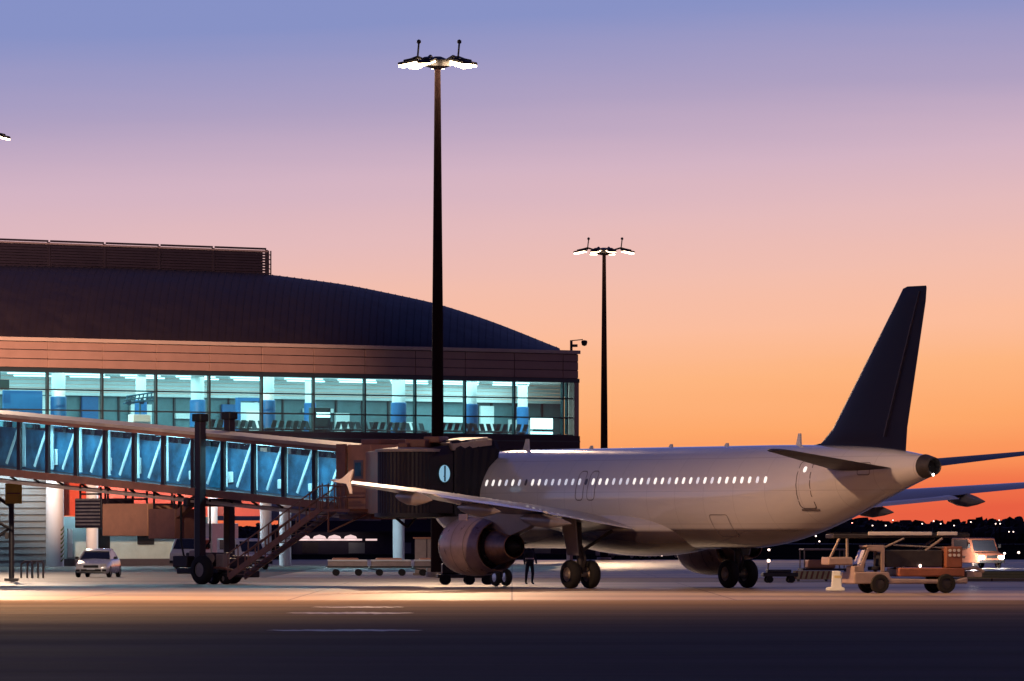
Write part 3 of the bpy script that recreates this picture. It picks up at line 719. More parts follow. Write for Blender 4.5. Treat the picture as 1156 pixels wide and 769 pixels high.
def outline(name, s, z, w, h, r, t=.035, m='line_dark'):
    b = MB(); po = rrect(s, z, w, h, r, 5); pi = rrect(s, z, w-2*t, h-2*t, max(.02, r-t), 5)
    def inter(pp):      # subdivide so that the ribbon follows the skin
        o = []
        for a, c in zip(pp, pp[1:]+pp[:1]):
            for k in range(4): o.append((a[0]+(c[0]-a[0])*k/4, a[1]+(c[1]-a[1])*k/4))
        return o
    po, pi = inter(po), inter(pi); N_ = len(po)
    vs = [on_fus(*p, .008) for p in po]+[on_fus(*p, .008) for p in pi]
    b.add(vs, [(k, (k+1) % N_, N_+(k+1) % N_, N_+k) for k in range(N_)])
    return b.build(name, m, A)
outline('overwing_exit', 14.62, 4.2, .62, 1.22, .2); outline('overwing_exit', 15.52, 4.2, .62, 1.22, .2)
d_ = outline('rear_door', 30.75, 4.15, .86, 1.9, .18, .045)
b = MB(); fus_poly(b, rrect(30.75, 4.75, .18, .22, .08), .006); b.build('door_window', 'cabin_light', d_)
b = MB(); fus_poly(b, rrect(30.75, 3.17, .86, .06, .02), .02); b.build('door_sill', 'line_dark', d_)
outline('cargo_hatch', 25.0, 2.55, 1.3, .9, .12, .03)
outline('access_panel', 34.2, 4.75, .7, .5, .1, .03)
for s, w in ((6.9, .5), (27.9, .35), (12.2, .3), (18.4, .3), (22.6, .32)):
    zt = sum(sec(s)[i] for i in (0, 2)); MB().prism([(s-S0, zt-.03), (s-S0+w, zt-.03), (s-S0+w*.9, zt+(.45 if w > .32 else .12)), (s-S0+w*.5, zt+(.45 if w > .32 else .12))], 'y', -.03, .03).build('antenna', 'white_paint', A)
# lifting surfaces
def foil(b, stations, side, vert=False, n=14):
    rings = []
    for (p, sl, st, zl, zt_, th) in stations:
        r = []; c = st-sl
        xs = [.5*(1-math.cos(PI*k/n)) for k in range(n+1)]
        up = [(x, 5*th*(.2969*math.sqrt(x)-.126*x-.3516*x*x+.2843*x**3-.1036*x**4)) for x in xs]
        prof = [(x, y) for x, y in up] + [(x, -y*.8) for x, y in reversed(up[1:-1])]
        for x, y in prof:
            if vert: r.append((sl+c*x-S0, y*c, zl+(zt_-zl)*x))
            else: r.append((sl+c*x-S0, side*p, zl+(zt_-zl)*x+y*c))
        rings.append(r)
    return b.loft(rings)
WS = [(.8, 11.2, 18.75, 2.62, 2.30, .15), (1.95, 11.7, 18.75, 2.78, 2.48, .15), (6.4, 14.05, 18.75, 3.42, 3.17, .12), (11.5, 16.9, 20.3, 3.92, 3.72, .11), (16.6, 19.85, 21.5, 4.34, 4.20, .10), (16.8, 20.1, 21.5, 4.35, 4.22, .06)]
for side in (-1, 1):
    w = foil(MB(), WS, side).build('wing', 'grey_paint', A, smooth=50)
    # flaps drooped behind the trailing edge
    for (p0, p1, s0, s1, z0, z1) in ((2.2, 6.2, 18.55, 18.6, 2.50, 3.12), (6.6, 12.4, 18.75, 20.5, 3.19, 3.77)):
        fl = MB(); th = .10
        q = []
        for p, s, z in ((p0, s0, z0), (p1, s1, z1)):
            q.append([(s-S0-.15, side*p, z+.06), (s-S0+.35, side*p, z+.02), (s-S0+.72, side*p, z-.10), (s-S0+.3, side*p, z-.06)])
        fl.loft(q).build('flap', 'white_paint', w, smooth=50)
    # wing-tip fence
    fn = MB(); y = side*16.82
    poly = [(20.0-S0, 4.33), (21.15-S0, 4.38), (21.95-S0, 5.02), (21.75-S0, 5.02), (21.5-S0, 4.9)]
    fn.prism([(20.3-S0, 4.28), (21.45-S0, 4.18), (21.75-S0, 3.80), (21.87-S0, 3.80), (21.75-S0, 4.27), (22.0-S0, 4.74), (21.86-S0, 4.74), (21.1-S0, 4.40)], 'y', y-.03, y+.03)
    fn.build('wingtip_fence', 'white_paint', w, bevel=.01)
    # flap track fairings
    for p, s0, ln, z in ((6.0, 16.6, 4.0, 2.86), (9.4, 17.4, 3.4, 3.30), (13.2, 19.0, 2.9, 3.72)):
        prof = [(0, .02), (.1, .14), (.3, .24), (.55, .26), (.8, .15), (1, .02)]
        r_ = []
        for k, r in prof: r_.append([(s0+ln*k-S0, side*p+r*.6*math.cos(2*PI*j/16), z-.16*k*ln*.35+r*1.15*math.sin(2*PI*j/16)) for j in range(16)])
        MB().loft(r_).build('flap_fairing', 'grey_paint', w, smooth=60)
    stb = foil(MB(), [(.3, 31.3, 35.6, 4.75, 4.72, .10), (6.1, 35.2, 36.8, 5.42, 5.42, .09), (6.25, 35.5, 36.8, 5.44, 5.43, .05)], side).build('tailplane', 'navy_paint', A, smooth=50)
    # engine
    ex, ey, ez = 11.4, side*5.75, 1.72
    nac = MB().lathe([(.35, .86), (.12, .92), (0, .99), (.05, 1.06), (.35, 1.15), (1.1, 1.22), (2.0, 1.20), (2.8, 1.08), (3.05, 1.02), (3.06, .97), (2.6, .99)], (ex-S0, ey, ez), 'x', n=48).build('engine', 'nacelle', A, smooth=50)
    MB().lathe([(0.10, .93), (0, .99), (.05, 1.063), (.2, 1.115)], (ex-S0-.004, ey, ez), 'x', n=48).build('intake_lip', 'bare_metal', nac, smooth=60)
    MB().lathe([(1.30, 1.226), (1.33, 1.2262)], (ex-S0, ey, ez), 'x', n=48).build('cowl_seam', 'line_dark', nac)
    MB().lathe([(2.20, 1.184), (2.23, 1.180)], (ex-S0, ey, ez), 'x', n=48).build('cowl_seam', 'line_dark', nac)
    MB().box((ex-S0+1.2, ey+side*.55, ez+1.17), (.7, .05, .30)).build('strake', 'nacelle', nac, bevel=.02)
    MB().lathe([(.5, .01), (.7, .25), (.9, .85)], (ex-S0, ey, ez), 'x', n=30).build('fan', 'black', nac)
    MB().lathe([(2.2, .95), (2.25, .72), (2.9, .70)], (ex-S0, ey, ez), 'x', n=40).build('bypass_duct', 'black', nac)
    MB().lathe([(2.55, .76), (3.15, .74), (3.9, .58), (4.35, .50), (4.36, .46), (4.1, .46)], (ex-S0, ey, ez), 'x', n=40).build('core_cowl', 'hot_metal', nac, smooth=50)
    MB().lathe([(2.95, .775), (3.2, .75)], (ex-S0, ey, ez), 'x', n=40).build('core_ring', 'bare_metal', nac)
    MB().lathe([(3.9, .40), (4.4, .27), (4.85, .03)], (ex-S0, ey, ez), 'x', n=24, close=True).build('exhaust_plug', 'black', nac)
    pyl = MB()
    pyl.loft([[(x-S0, ey-w_, z0), (x-S0, ey+w_, z0), (x-S0, ey+w_, z1), (x-S0, ey-w_, z1)] for x, w_, z0, z1 in
              ((11.8, .04, 2.75, 2.9), (12.8, .2, 2.7, 3.1), (14.2, .24, 2.35, 3.2), (15.8, .22, 2.15, 3.15), (17.0, .15, 2.45, 3.1), (18.0, .04, 2.9, 3.0))])
    pyl.build('pylon', 'grey_paint', A, bevel=.03)
    # main gear
    gy = side*3.795
    gr = MB().tube((0, gy, .6), (-.15, gy, 2.9), .12).tube((0, gy, .75), (.0, gy, 1.5), .16).tube((0, gy, 1.5), (.0, gy-side*1.5, 2.35), .07).path([(.16, gy, .7), (.4, gy, 1.2), (.12, gy, 1.75)], .05).build('main_gear', 'dark_metal', A)
    MB().tube((0, gy-.62, .58), (0, gy+.62, .58), .10).build('axle', 'steel', gr)
    for o in (-.464, .464):
        wh = MB().lathe([(-.2, .30), (-.2, .50), (-.13, .565), (0, .585), (.13, .565), (.2, .50), (.2, .30)], (0, gy+o, .585), 'y', n=36).build('wheel', 'rubber', gr, smooth=50)
        MB().lathe([(-.15, .02), (-.19, .14), (-.12, .2), (-.17, .30), (.17, .30), (.12, .2), (.19, .14), (.15, .02)], (0, gy+o, .585), 'y', n=24, close=True).build('rim', 'steel', wh)
    MB().loft([[(-.45, gy+side*.28, 1.35), (.35, gy+side*.28, 1.35), (.35, gy+side*.34, 1.35), (-.45, gy+side*.34, 1.35)], [(-.6, gy+side*.55, 2.95), (.55, gy+side*.55, 2.95), (.55, gy+side*.62, 2.95), (-.6, gy+side*.62, 2.95)]]).build('gear_door', 'grey_paint', gr)
# fin
foil(MB(), [(0, 27.6, 35.7, 5.55, 5.35, .03), (0, 29.7, 35.65, 5.80, 5.45, .08), (0, 30.55, 35.75, 6.35, 6.35, .10), (0, 35.0, 37.02, 11.2, 11.2, .095), (0, 35.45, 37.08, 11.72, 11.72, .085), (0, 35.75, 37.05, 11.80, 11.80, .03)], 1, vert=True).build('tail_fin', 'navy_paint', A, smooth=50)
hl = MB()
for k, (x0_, z0_, x1_, z1_) in enumerate(((34.35, 6.0, 36.62, 11.6),)):
    for sd_ in (-1, 1):
        hl.loft([[(x0_-S0, sd_*.20, z0_), (x0_-S0+.05, sd_*.20, z0_), (x0_-S0+.05, sd_*.10, z0_), (x0_-S0, sd_*.10, z0_)], [(x1_-S0, sd_*.072, z1_), (x1_-S0+.05, sd_*.072, z1_), (x1_-S0+.05, sd_*.03, z1_), (x1_-S0, sd_*.03, z1_)]])
hl.build('rudder_hinge', 'rudder_line', A)
# nose gear
ng = MB().tube((5.07-S0, 0, .4), (4.9-S0, 0, 2.2), .09).tube((5.07-S0, 0, .5), (5.8-S0, 0, 1.9), .05).build('nose_gear', 'steel', A)
for o in (-.25, .25):
    wh = MB().lathe([(-.11, .20), (-.11, .33), (0, .385), (.11, .33), (.11, .20)], (5.07-S0, o, .385), 'y', n=28).build('wheel', 'rubber', ng, smooth=50)
    MB().lathe([(-.10, .02), (-.09, .20), (.09, .20), (.10, .02)], (5.07-S0, o, .385), 'y', n=20, close=True).build('rim', 'bare_metal', wh)
for o in (-.42, .42): MB().box((4.9-S0, o, 1.55), (1.4, .03, .55)).build('gear_door', 'white_paint', A)

# ------------------------------------------------------------ boarding bridge
# tunnel axis in plan from E (cab end) to W (rotunda end)
ex_, ey_ = px(396, 318), 318.0; wx_, wy_ = px(0, 336), 336.0
dx, dy = wx_-ex_, wy_-ey_; Lb = math.hypot(dx, dy)
Bz = math.atan2(-dy, -dx)                    # local +x points to the aircraft
ex_ += -math.sin(Bz)*1.3; ey_ += math.cos(Bz)*1.3     # the glass face, not the axis, ends there
BR = thing('boarding_bridge', 'glass-sided passenger boarding bridge sloping down from the left to the aircraft door', 'boarding bridge', (ex_, ey_, 0), Bz)
zr = lambda x: pz(504, 318) + (pz(467, 336)-pz(504, 318))*(-x)/Lb     # roof top height at local x (x<=0)
HT = 2.58
X0, X1 = -Lb-12.0, 0.0
def slab(b, x0, x1, y0, y1, o0, o1):         # follows the slope; o measured down from the roof top
    b.loft([[(x, y0, zr(x)-o1), (x, y1, zr(x)-o1), (x, y1, zr(x)-o0), (x, y0, zr(x)-o0)] for x in (x0, x1)])
    return b
YB0, YB1 = -1.3, 1.3
b = slab(MB(), X0, X1, YB0-.12, YB1+.12, 0, .14); b.build('tunnel_roof', 'bridge_roof', BR)
b = slab(MB(), X0, X1, YB0-.08, YB0, .142, .30); slab(b, X0, X1, YB1, YB1+.08, .142, .30); b.build('roof_beam', 'bridge_brown', BR)
b = slab(MB(), X0, X1, YB0-.05, YB1+.05, HT, HT+.16); b.build('tunnel_floor', 'bridge_dark', BR)
b = slab(MB(), X0, X1, YB0-.16, YB0-.02, HT-.10, HT+.24); slab(b, X0, X1, YB1+.02, YB1+.16, HT-.10, HT+.24); b.build('floor_beam', 'bridge_brown', BR)
b = slab(MB(), X0, X1, YB0+.3, YB0+.42, HT+.40, HT+.48); slab(b, X0, X1, YB0-.1, YB0-.02, HT+.46, HT+.56); b.build('lower_rail', 'bridge_roof', BR)
for k in range(22):
    x = -1.5-k*1.7
    if x > X0: MB().beam((x, YB0, zr(x)-HT-.24), (x-.0, YB0+.36, zr(x)-HT-.42), .08, .08).build('cable_bracket', 'bridge_dark', BR)
pitch = Lb/11.85
nb_ = int((X1-X0)/pitch)
for k in range(nb_):
    xa = X1-.15-k*pitch; xb = xa-pitch
    fr = MB(); ff = MB()
    for y, fr_ in ((YB0-.05, fr), (YB1+.05, ff)):
        fr_.loft([[(x, y-.07, zr(x)-HT+.1), (x, y+.07, zr(x)-HT+.1), (x, y+.07, zr(x)-.3), (x, y-.07, zr(x)-.3)] for x in (xa-.23, xa)])
    w = fr.build('window_bay', 'bridge_dark', BR); ff.build('far_post', 'bridge_dark', w)
    dg = MB(); y = YB1-.30
    dg.beam((xb+.10, y, zr(xb)-HT+.15), (xa-.95, y, zr(xa)-.40), .05, .13)
    dg.build('diagonal_brace', 'brace', w)
    vg = MB(); vg.beam((xa-.66, y, zr(xa)-HT+.15), (xa-.66, y, zr(xa)-.32), .20, .05)
    vg.build('upright', 'brace', w)
    tg = MB(); tg.beam((xb+.05, y+.06, zr(xb)-.40), (xa-.26, y+.06, zr(xa)-.40), .05, .12)
    tg.build('head_trim', 'brace', w)
    if k % 3 != 1:  # random pale panels stand in for bright reflections low in the glass
        pp = MB(); px_ = random.uniform(.2, .6); pw_ = random.uniform(.4, .9); ph = random.uniform(.35, .8)
        pp.bb(xb+px_+.4, xb+px_+.4+pw_, YB1-.2, YB1-.13, zr(xb)-HT+.2, zr(xb)-HT+.2+ph)
        pp.build('reflection_panel', 'hall_white', w, bevel=.05)
    gp = MB()
    for y in (YB0-.03, YB1+.03):
        gp.loft([[(x, y, zr(x)-HT+.1), (x, y+.012, zr(x)-HT+.1), (x, y+.012, zr(x)-.3), (x, y, zr(x)-.3)] for x in (xb+.004, xa-.234)])
    gp.build('pane', 'bridge_glass', w)
    if k % 1 == 0:
        # far wall dado and lamp above it
        lm = MB().loft([[(x, .1, zr(x)-.40), (x, .34, zr(x)-.40), (x, .34, zr(x)-.33), (x, .1, zr(x)-.33)] for x in (xb+.4, xa-.5)]); lm.build('tunnel_lamp', 'tube_lamp', w)
b = slab(MB(), X0, X1, YB1-.12, YB1-.04, .75, HT-.02); b.build('inner_wall', 'tunnel_blue', BR)
mwB = Matrix.Translation(Vector((ex_, ey_, 0))) @ Matrix.Rotation(Bz, 4, 'Z')
for k in range(4):
    x = -3-k*6.2
    l = light('AREA', 'tunnel_light', mwB @ Vector((x, -.1, zr(x)-.45)), 270, (.50, .90, 1), size=5.6, sy=.3); l.rotation_euler = (0, R(5)*0, Bz)
# end section with its small window
zt = zr(0)+.05
es = MB(); es.bb(.0, 1.55, -1.5, 1.5, zt-3.0, zt+.02); eo = es.build('end_section', 'bridge_tan', BR, bevel=.03)
MB().bb(.55, .95, -1.56, -1.503, zt-1.35, zt-.75).build('end_window', 'tunnel_blue', eo, bevel=.02)
MB().bb(.45, 1.05, -1.53, -1.504, zt-1.45, zt-.65).build('window_frame', 'screen_cap', eo)
MB().bb(-.4, 1.7, -1.62, 1.6, zt-3.2, zt-3.0).bb(-.6, .0, -1.62, -1.52, zt-2.9, zt+.05).build('portal_frame', 'bridge_brown', BR)
MB().bb(.2, 1.4, -.9, .9, zt+.03, zt+.26).build('roof_unit', 'bridge_brown', BR, bevel=.04)
# lift columns, cross beam, wheel bogie
def bx(u, y=-1.3):          # local x on the tunnel axis for photo column u
    k = (u-578)/F; c, s_ = math.cos(Bz), math.sin(Bz); return (k*(ey_+y*c)-(ex_-y*s_))/(c-k*s_)
for u_, y_ in ((226, -1.75), (259, 1.75)):
    x = bx(u_, y_)
    cc = MB().bb(x-.19, x+.19, y_-.17, y_+.17, .9, zr(x)+.55); cl = cc.build('lift_column', 'bridge_dark', BR, bevel=.02)
    MB().bb(x-.3, x+.3, y_-.25, y_+.25, zr(x)+.5, zr(x)+.85).build('column_motor', 'black', cl, bevel=.05)
    MB().tube((x-.32, y_, 1.2), (x-.32, y_, zr(x)-2.9), .06).build('hydraulic_pipe', 'steel', cl)
x = bx(240, 0)
MB().bb(x-.5, x+.5, -1.9, 1.9, .75, 1.25).build('cross_beam', 'bridge_dark', BR, bevel=.04); MB().bb(x-.14, x+.14, -1.6, 1.6, zr(x)-HT-.75, zr(x)-HT-.4).build('cross_beam', 'bridge_dark', BR, bevel=.04)
for o, y in ((-.75, -1.2), (.9, -1.35), (1.25, -1.2)):
    MB().path([(x+o, y, zr(x)-HT-.4), (x+o, y, 1.9), (x+o*.6, y-.1, 1.3), (x+o*.7+.3, y, .95)], .045).build('hose', 'black', BR)
MB().lathe([(-.3, .02), (-.28, .22), (.28, .22), (.3, .02)], (x+1.15, -1.3, 1.15), 'x', n=18, close=True).build('cable_drum', 'steel', BR)
MB().box((x+1.9, -1.0, 1.0), (.5, .4, .7)).build('control_box', 'pink_grey', BR, bevel=.03)
MB().path([(x+1.5, -1.6, .7), (x+2.4, -1.6, .75), (x+2.9, -1.2, .62)], .05).build('tow_arm', 'bridge_brown', BR)
bo = MB().bb(x-1.2, x+1.7, -1.1, 1.1, .45, .72).bb(x+1.0, x+2.2, -.9, .9, .3, .6).bb(x-.8, x+.4, -.9, .9, .73, 1.4).bb(x+.6, x+1.2, -.7, .5, .73, 1.15).build('bogie', 'dark_metal', BR, bevel=.05)
MB().bb(x-.1, x+.9, -1.3, -1.12, .9, 1.5).build('drive_motor', 'pink_grey', BR, bevel=.06)
for (xx, yy, r) in ((bx(228, -2.2), -2.2, .64), (x-.5, 1.6, .64), (x+1.5, -1.2, .25), (x+2.1, -1.0, .25), (x+.75, -1.3, .30)):
    wh = MB().lathe([(-.19, r*.5), (-.19, r*.88), (-.1, r), (.1, r), (.19, r*.88), (.19, r*.5)], (xx, yy, r+.004), 'y', n=28).build('wheel', 'rubber', BR, smooth=50)
    MB().lathe([(-.15, .02), (-.14, r*.5), (.14, r*.5), (.15, .02)], (xx, yy, r+.004), 'y', n=20, close=True).build('rim', 'steel', wh)
# equipment boxes hung under the floor
def under(x): return zr(x)-HT-.35
xs_ = (bx(82), bx(113), bx(165), bx(196))
for i, (a, c_) in enumerate(zip(xs_, xs_[1:])):
    zb = under((a+c_)/2); z1 = pz(563+i*6, 333); z0 = z1-1.45+(.0 if i == 1 else .12)
    q = MB().bb(a+.03, c_-.03, -1.2, .6, z0, z1).build('equipment_box', ('bridge_dark', 'bridge_tan', 'bridge_brown')[i], BR, bevel=.03)
    if i == 0:
        lv = MB()
        for k in range(8): lv.bb(a+.12, c_-.12, -1.24, -1.203, z0+.12+k*.16, z0+.2+k*.16)
        lv.build('louvre', 'steel', q)
    for xx in (a+.25, c_-.25):
        MB().path([(xx, -1.05, z1), (xx, -1.05, under(xx)+.05)], .05).path([(xx, .4, z1), (xx, .4, under(xx)+.05)], .05).build('hanger', 'bridge_dark', q)
    MB().path([(a+.25, -1.05, z1+.2), (c_-.25, -1.05, z1+.2)], .04).build('hanger_rail', 'bridge_dark', q)
MB().beam((bx(217), -1.0, under(bx(217))), (bx(183), -1.0, pz(592, 333)), .3, .34).build('diagonal_strut', 'bridge_brown', BR, bevel=.03)
# service stair from the ground to the landing
st = MB(); sa = Vector((bx(268, -2.8), -2.4, .35)); sb = Vector((bx(372, -2.8), -2.4, pz(575, 320)))
for y in (-.0, -.9): st.beam(sa+Vector((0, y, 0)), sb+Vector((0, y, 0)), .07, .26)
so = st.build('stair', 'bridge_brown', BR)
tp = MB()
for k in range(17):
    p = sa.lerp(sb, (k+.5)/17); tp.box((p.x, -2.85, p.z+.02), (.30, .84, .04))
tp.build('tread', 'steel', so)
hr = MB()
for y in (-2.36, -3.34):
    for h in (.5, 1.0): hr.path([(sa.x, y, sa.z+h), (sb.x, y, sb.z+h), (sb.x+1.8, y, sb.z+h)], .035)
    for k in range(10):
        p = sa.lerp(sb, k/9); hr.path([(p.x, y, p.z), (p.x, y, p.z+1.0)], .03)
hr.build('handrail', 'bridge_brown', so)
MB().bb(sb.x, sb.x+1.9, -3.3, -1.65, sb.z-.12, sb.z).build('landing', 'bridge_brown', so)
gr_ = MB()
for k in range(5): gr_.path([(sb.x+.1+k*.4, -3.3, sb.z), (sb.x+.1+k*.4, -3.3, sb.z+1.1)], .03)
gr_.path([(sb.x+.5, -3.3, sb.z-.12), (sb.x+.5, -3.3, sb.z-1.0), (sb.x+1.5, -1.7, sb.z-.12)], .04); gr_.build('guard_rail', 'bridge_brown', so)
# left rotunda support (out at the edge of view)
MB().tube((X0-.8, 0, 0), (X0-.8, 0, zr(X0)-HT), .5).lathe([(zr(X0)-HT-.1, 1.9), (zr(X0)+.1, 1.9)], (X0-.8, 0, 0), n=28, close=True).build('rotunda', 'bridge_brown', BR)
# cab rotunda, cab and canopy, in bridge-local coordinates
iv = mwB.inverted()
def wl_(x, y, z): return iv @ Vector((x, y, z))
cz0, cz1 = 3.10, 5.66
c0 = wl_(px(462, 308.5), 308.5, 0)
rot_prof = []
n = 96
rr2 = []
for z in (cz0, cz1):
    rr2.append([(c0.x+(1.33 if i % 2 else 1.30)*math.cos(2*PI*i/n), c0.y+(1.33 if i % 2 else 1.30)*math.sin(2*PI*i/n), z) for i in range(n)])
MB().loft(rr2).build('cab_rotunda', 'bridge_dark', BR, smooth=0)
MB().lathe([(cz1+.005, 1.42), (cz1+.12, 1.42), (cz1+.2, .6)], (c0.x, c0.y, 0), n=36, close=True).build('rotunda_roof', 'bridge_roof', BR)
MB().lathe([(cz0-.22, 1.2), (cz0-.16, 1.46), (cz0-.003, 1.46)], (c0.x, c0.y, 0), n=36, close=True).build('rotunda_floor', 'dark_metal', BR)
# link corridor from end section to the rotunda
a_ = Vector((1.2, 0, 0)); lk = MB(); dirn = (c0-a_); dirn.z = 0; ln = dirn.length; dirn.normalize(); sd = Vector((-dirn.y, dirn.x, 0))
lk.loft([[(a_+dirn*t+sd*-1.2+Vector((0, 0, cz0))), (a_+dirn*t+sd*1.2+Vector((0, 0, cz0))), (a_+dirn*t+sd*1.2+Vector((0, 0, cz1+.1))), (a_+dirn*t+sd*-1.2+Vector((0, 0, cz1+.1)))] for t in (0, ln-1.0)])
lk.build('link_corridor', 'bridge_tan', BR, bevel=.02)
# cab box aimed at the door: world direction starboard = (.858,.514)
def ring(cx, cy, hwid, z0, z1, skew=0.0):
    # cross-section perpendicular to starboard direction; width runs along the fuselage axis
    ax = Vector((.514, -.858, 0)); c = Vector((cx, cy, 0))
    pts = [(-hwid, z0), (hwid, z0), (hwid, z1-.35), (hwid-.35, z1), (-hwid+.35, z1), (-hwid, z1-.35)]
    return [iv @ (c+ax*a+Vector((0, 0, z))+Vector((.858, .514, 0))*skew*(z-z0)) for a, z in pts]
dX, dY = -1.9, 310.0                           # door point on the fuselage skin
def along(d): return (dX-.858*d, dY-.514*d)
MB().loft([ring(*along(2.9), 1.3, cz0-.02, 5.72), ring(*along(1.5), 1.45, cz0-.02, 5.95)]).build('cab', 'bridge_dark', BR, bevel=.03)
cs = [ring(*along(1.5-.0), 1.5, cz0+.0, 5.98)]
K = 11
for i in range(K):
    d = 1.5-(i+.5)*1.75/K; g = .05 if i % 2 else .0
    cs.append(ring(*along(d), 1.56+g, 2.95+.03*i, 6.12+g+.0*i, skew=.0+.02*i))
MB().loft(cs, caps=False).build('canopy', 'bellows', BR, smooth=0)
ov = iv @ Vector((*along(2.35), 0)); 
wd = MB(); cwin = Vector((*along(1.95), 4.75))+Vector((.514, -.858, 0))*1.40
pts = []
for k in range(20):
    a = 2*PI*k/20; pts.append((math.cos(a)*.26, math.sin(a)*.36))
ux = Vector((.858, .514, 0)); nx_ = Vector((.514, -.858, 0))
wd.loft([[iv @ (cwin+ux*p+Vector((0, 0, q))+nx_*o) for p, q in pts] for o in (0, .07)])
wd.build('cab_window', mat('cab_window', (.2, .45, .6), .15, emit=(.35, .7, .95), es=.55), BR)
wf = MB(); wf.loft([[iv @ (cwin+ux*p*sc_w+Vector((0, 0, q*sc_w))+nx_*.045) for p, q in pts] for sc_w in (1.0, 1.28)], caps=False)
wf.build('window_seal', 'black', BR); wb2 = MB(); wb2.box(iv @ (cwin+nx_*.09), (.05, .05, .66)); wb2.box(iv @ (cwin+nx_*.09-Vector((0, 0, .12))), (.05, .4, .05), Matrix.Rotation(R(40), 3, 'Z')); wb2.build('window_bar', 'tunnel_blue', BR)
ru = MB(); ru.add([], [])
for (d, w, z0, z1) in ((2.3, .9, 5.85, 6.2), (1.5, .7, 6.05, 6.32), (2.9, .4, 5.8, 6.05)):
    c_ = iv @ Vector((*along(d), 0)); ru.box((c_.x, c_.y, (z0+z1)/2), (w, 1.3, z1-z0), Matrix.Rotation(R(30), 3, 'Z'))
ru.build('roof_machinery', 'bridge_brown', BR, bevel=.05)
MB().loft([ring(*along(1.55), 1.5, 6.0, 6.07), ring(*along(-.3), 1.55, 6.22, 6.3)]).build('canopy_rim', 'bridge_roof', BR)
# legs under cab
MB().path([iv @ Vector((*along(2.4), 3.0)), iv @ Vector((*along(2.9), 2.5)), iv @ Vector((*along(3.6), 3.0))], .06).build('cab_bracket', 'dark_metal', BR)

# small yellow sign on a dark post at the left
ps = thing('bridge_post', 'dark steel post with a yellow plate on top at the far left of the apron', 'post', (px(13, 345), 345, 0))
MB().tube((0, 0, 0), (0, 0, 3.7), .13).bb(-.32, .32, -.3, .3, 0, .14).bb(-.3, -.13, -.1, .1, 2.0, 2.3).build('post', 'dark_metal', ps)
MB().bb(-.28, .5, -.2, -.13, 3.65, 4.6).build('sign_plate', 'yellow', ps, bevel=.02)
MB().bb(-.2, .42, -.215, -.203, 4.1, 4.16).build('sign_line', 'orange_paint', ps)
MB().path([(-.9, 0, 2.9), (-.1, 0, 2.5), (-.9, 0, 1.9)], .07).path([(-1.0, 0, 4.2), (0, 0, 3.5)], .09).build('side_arm', 'dark_metal', ps)
# hooped barriers
for i, u in enumerate((30, 36, 41)):
    q = MB().path([(-.0, -.35, 0), (-.0, -.35, .7), (.1, -.2, .85), (.1, .2, .85), (0, .35, .7), (0, .35, 0)], .05)
    o = q.build('hoop_barrier', 'pale_yellow'); o.location = (px(u, 370), 370+i*.6, 0); o.rotation_euler = (0, 0, R(55))
    tag(o, ('left', 'middle', 'right')[i]+' one of three pale yellow hoop barriers beside the white car', 'barrier', 'hoop barriers')

# ------------------------------------------------------------ vehicles
def wheel(b_parent, x, y, r, w=.2, rim='steel', name='wheel'):
    wh = MB().lathe([(-w/2, r*.6), (-w/2, r*.9), (-w/4, r), (w/4, r), (w/2, r*.9), (w/2, r*.6)], (x, y, r), 'x', n=26).build(name, 'rubber', b_parent, smooth=50)
    MB().lathe([(-w*.42, .02), (-w*.38, r*.6), (w*.38, r*.6), (w*.42, .02)], (x, y, r), 'x', n=18, close=True).build('rim', rim, wh)
    return wh
# white car, nose toward the camera (local -y)
car = thing('parked_car', 'white saloon car facing the camera beside the terminal pillar', 'car', (px(111, 378), 378, .004), R(-7))
sec_ = [(-2.15, .55, .30, .52), (-2.08, .80, .24, .68), (-1.7, .88, .20, .80), (-1.0, .90, .20, .93), (-.95, .90, .20, .94), (.9, .90, .20, .97), (1.6, .89, .22, .98), (2.1, .80, .28, .90), (2.18, .7, .35, .7)]
rg = []
for y, w, z0, z1 in sec_:
    rg.append([(-w*.92, y, z0), (w*.92, y, z0), (w, y, z0+.12), (w, y, z0+(z1-z0)*.6), (w*.93, y, z1-.05), (w*.75, y, z1), (0, y, z1+.03), (-w*.75, y, z1), (-w*.93, y, z1-.05), (-w, y, z0+(z1-z0)*.6), (-w, y, z0+.12)])
MB().loft(rg).build('body', 'car_white', car, bevel=.03)
gh = []
for y, w, z in ((-.98, .76, .955), (-.45, .66, 1.30), (-.2, .62, 1.40), (.7, .62, 1.42), (1.1, .66, 1.33), (1.7, .74, .985)):
    gh.append([(-w-.04 if z < 1.35 else -w-.1, y, .93), (w+.04 if z < 1.35 else w+.1, y, .93), (w, y, z-.02), (w*.85, y, z+.0), (-w*.85, y, z+.0), (-w, y, z-.02)])
MB().loft(gh).build('cabin_glass', 'car_glass', car, bevel=.02)
MB().loft([[(-w, y, z), (w, y, z), (w*.85, y, z+.05), (-w*.85, y, z+.05)] for y, w, z in ((-.42, .64, 1.325), (-.2, .65, 1.40), (.7, .65, 1.425), (1.1, .63, 1.36))]).build('roof', 'car_white', car, bevel=.02)
pl = MB()
for sgn in (-1, 1): pl.beam((sgn*.80, -1.0, .95), (sgn*.66, -.40, 1.34), .05, .06)
pl.build('pillar', 'car_white', car)
MB().box((0, -2.16, .56), (.78, .06, .13)).box((0, -2.14, .36), (1.05, .06, .12)).build('grille', 'black', car, bevel=.02)
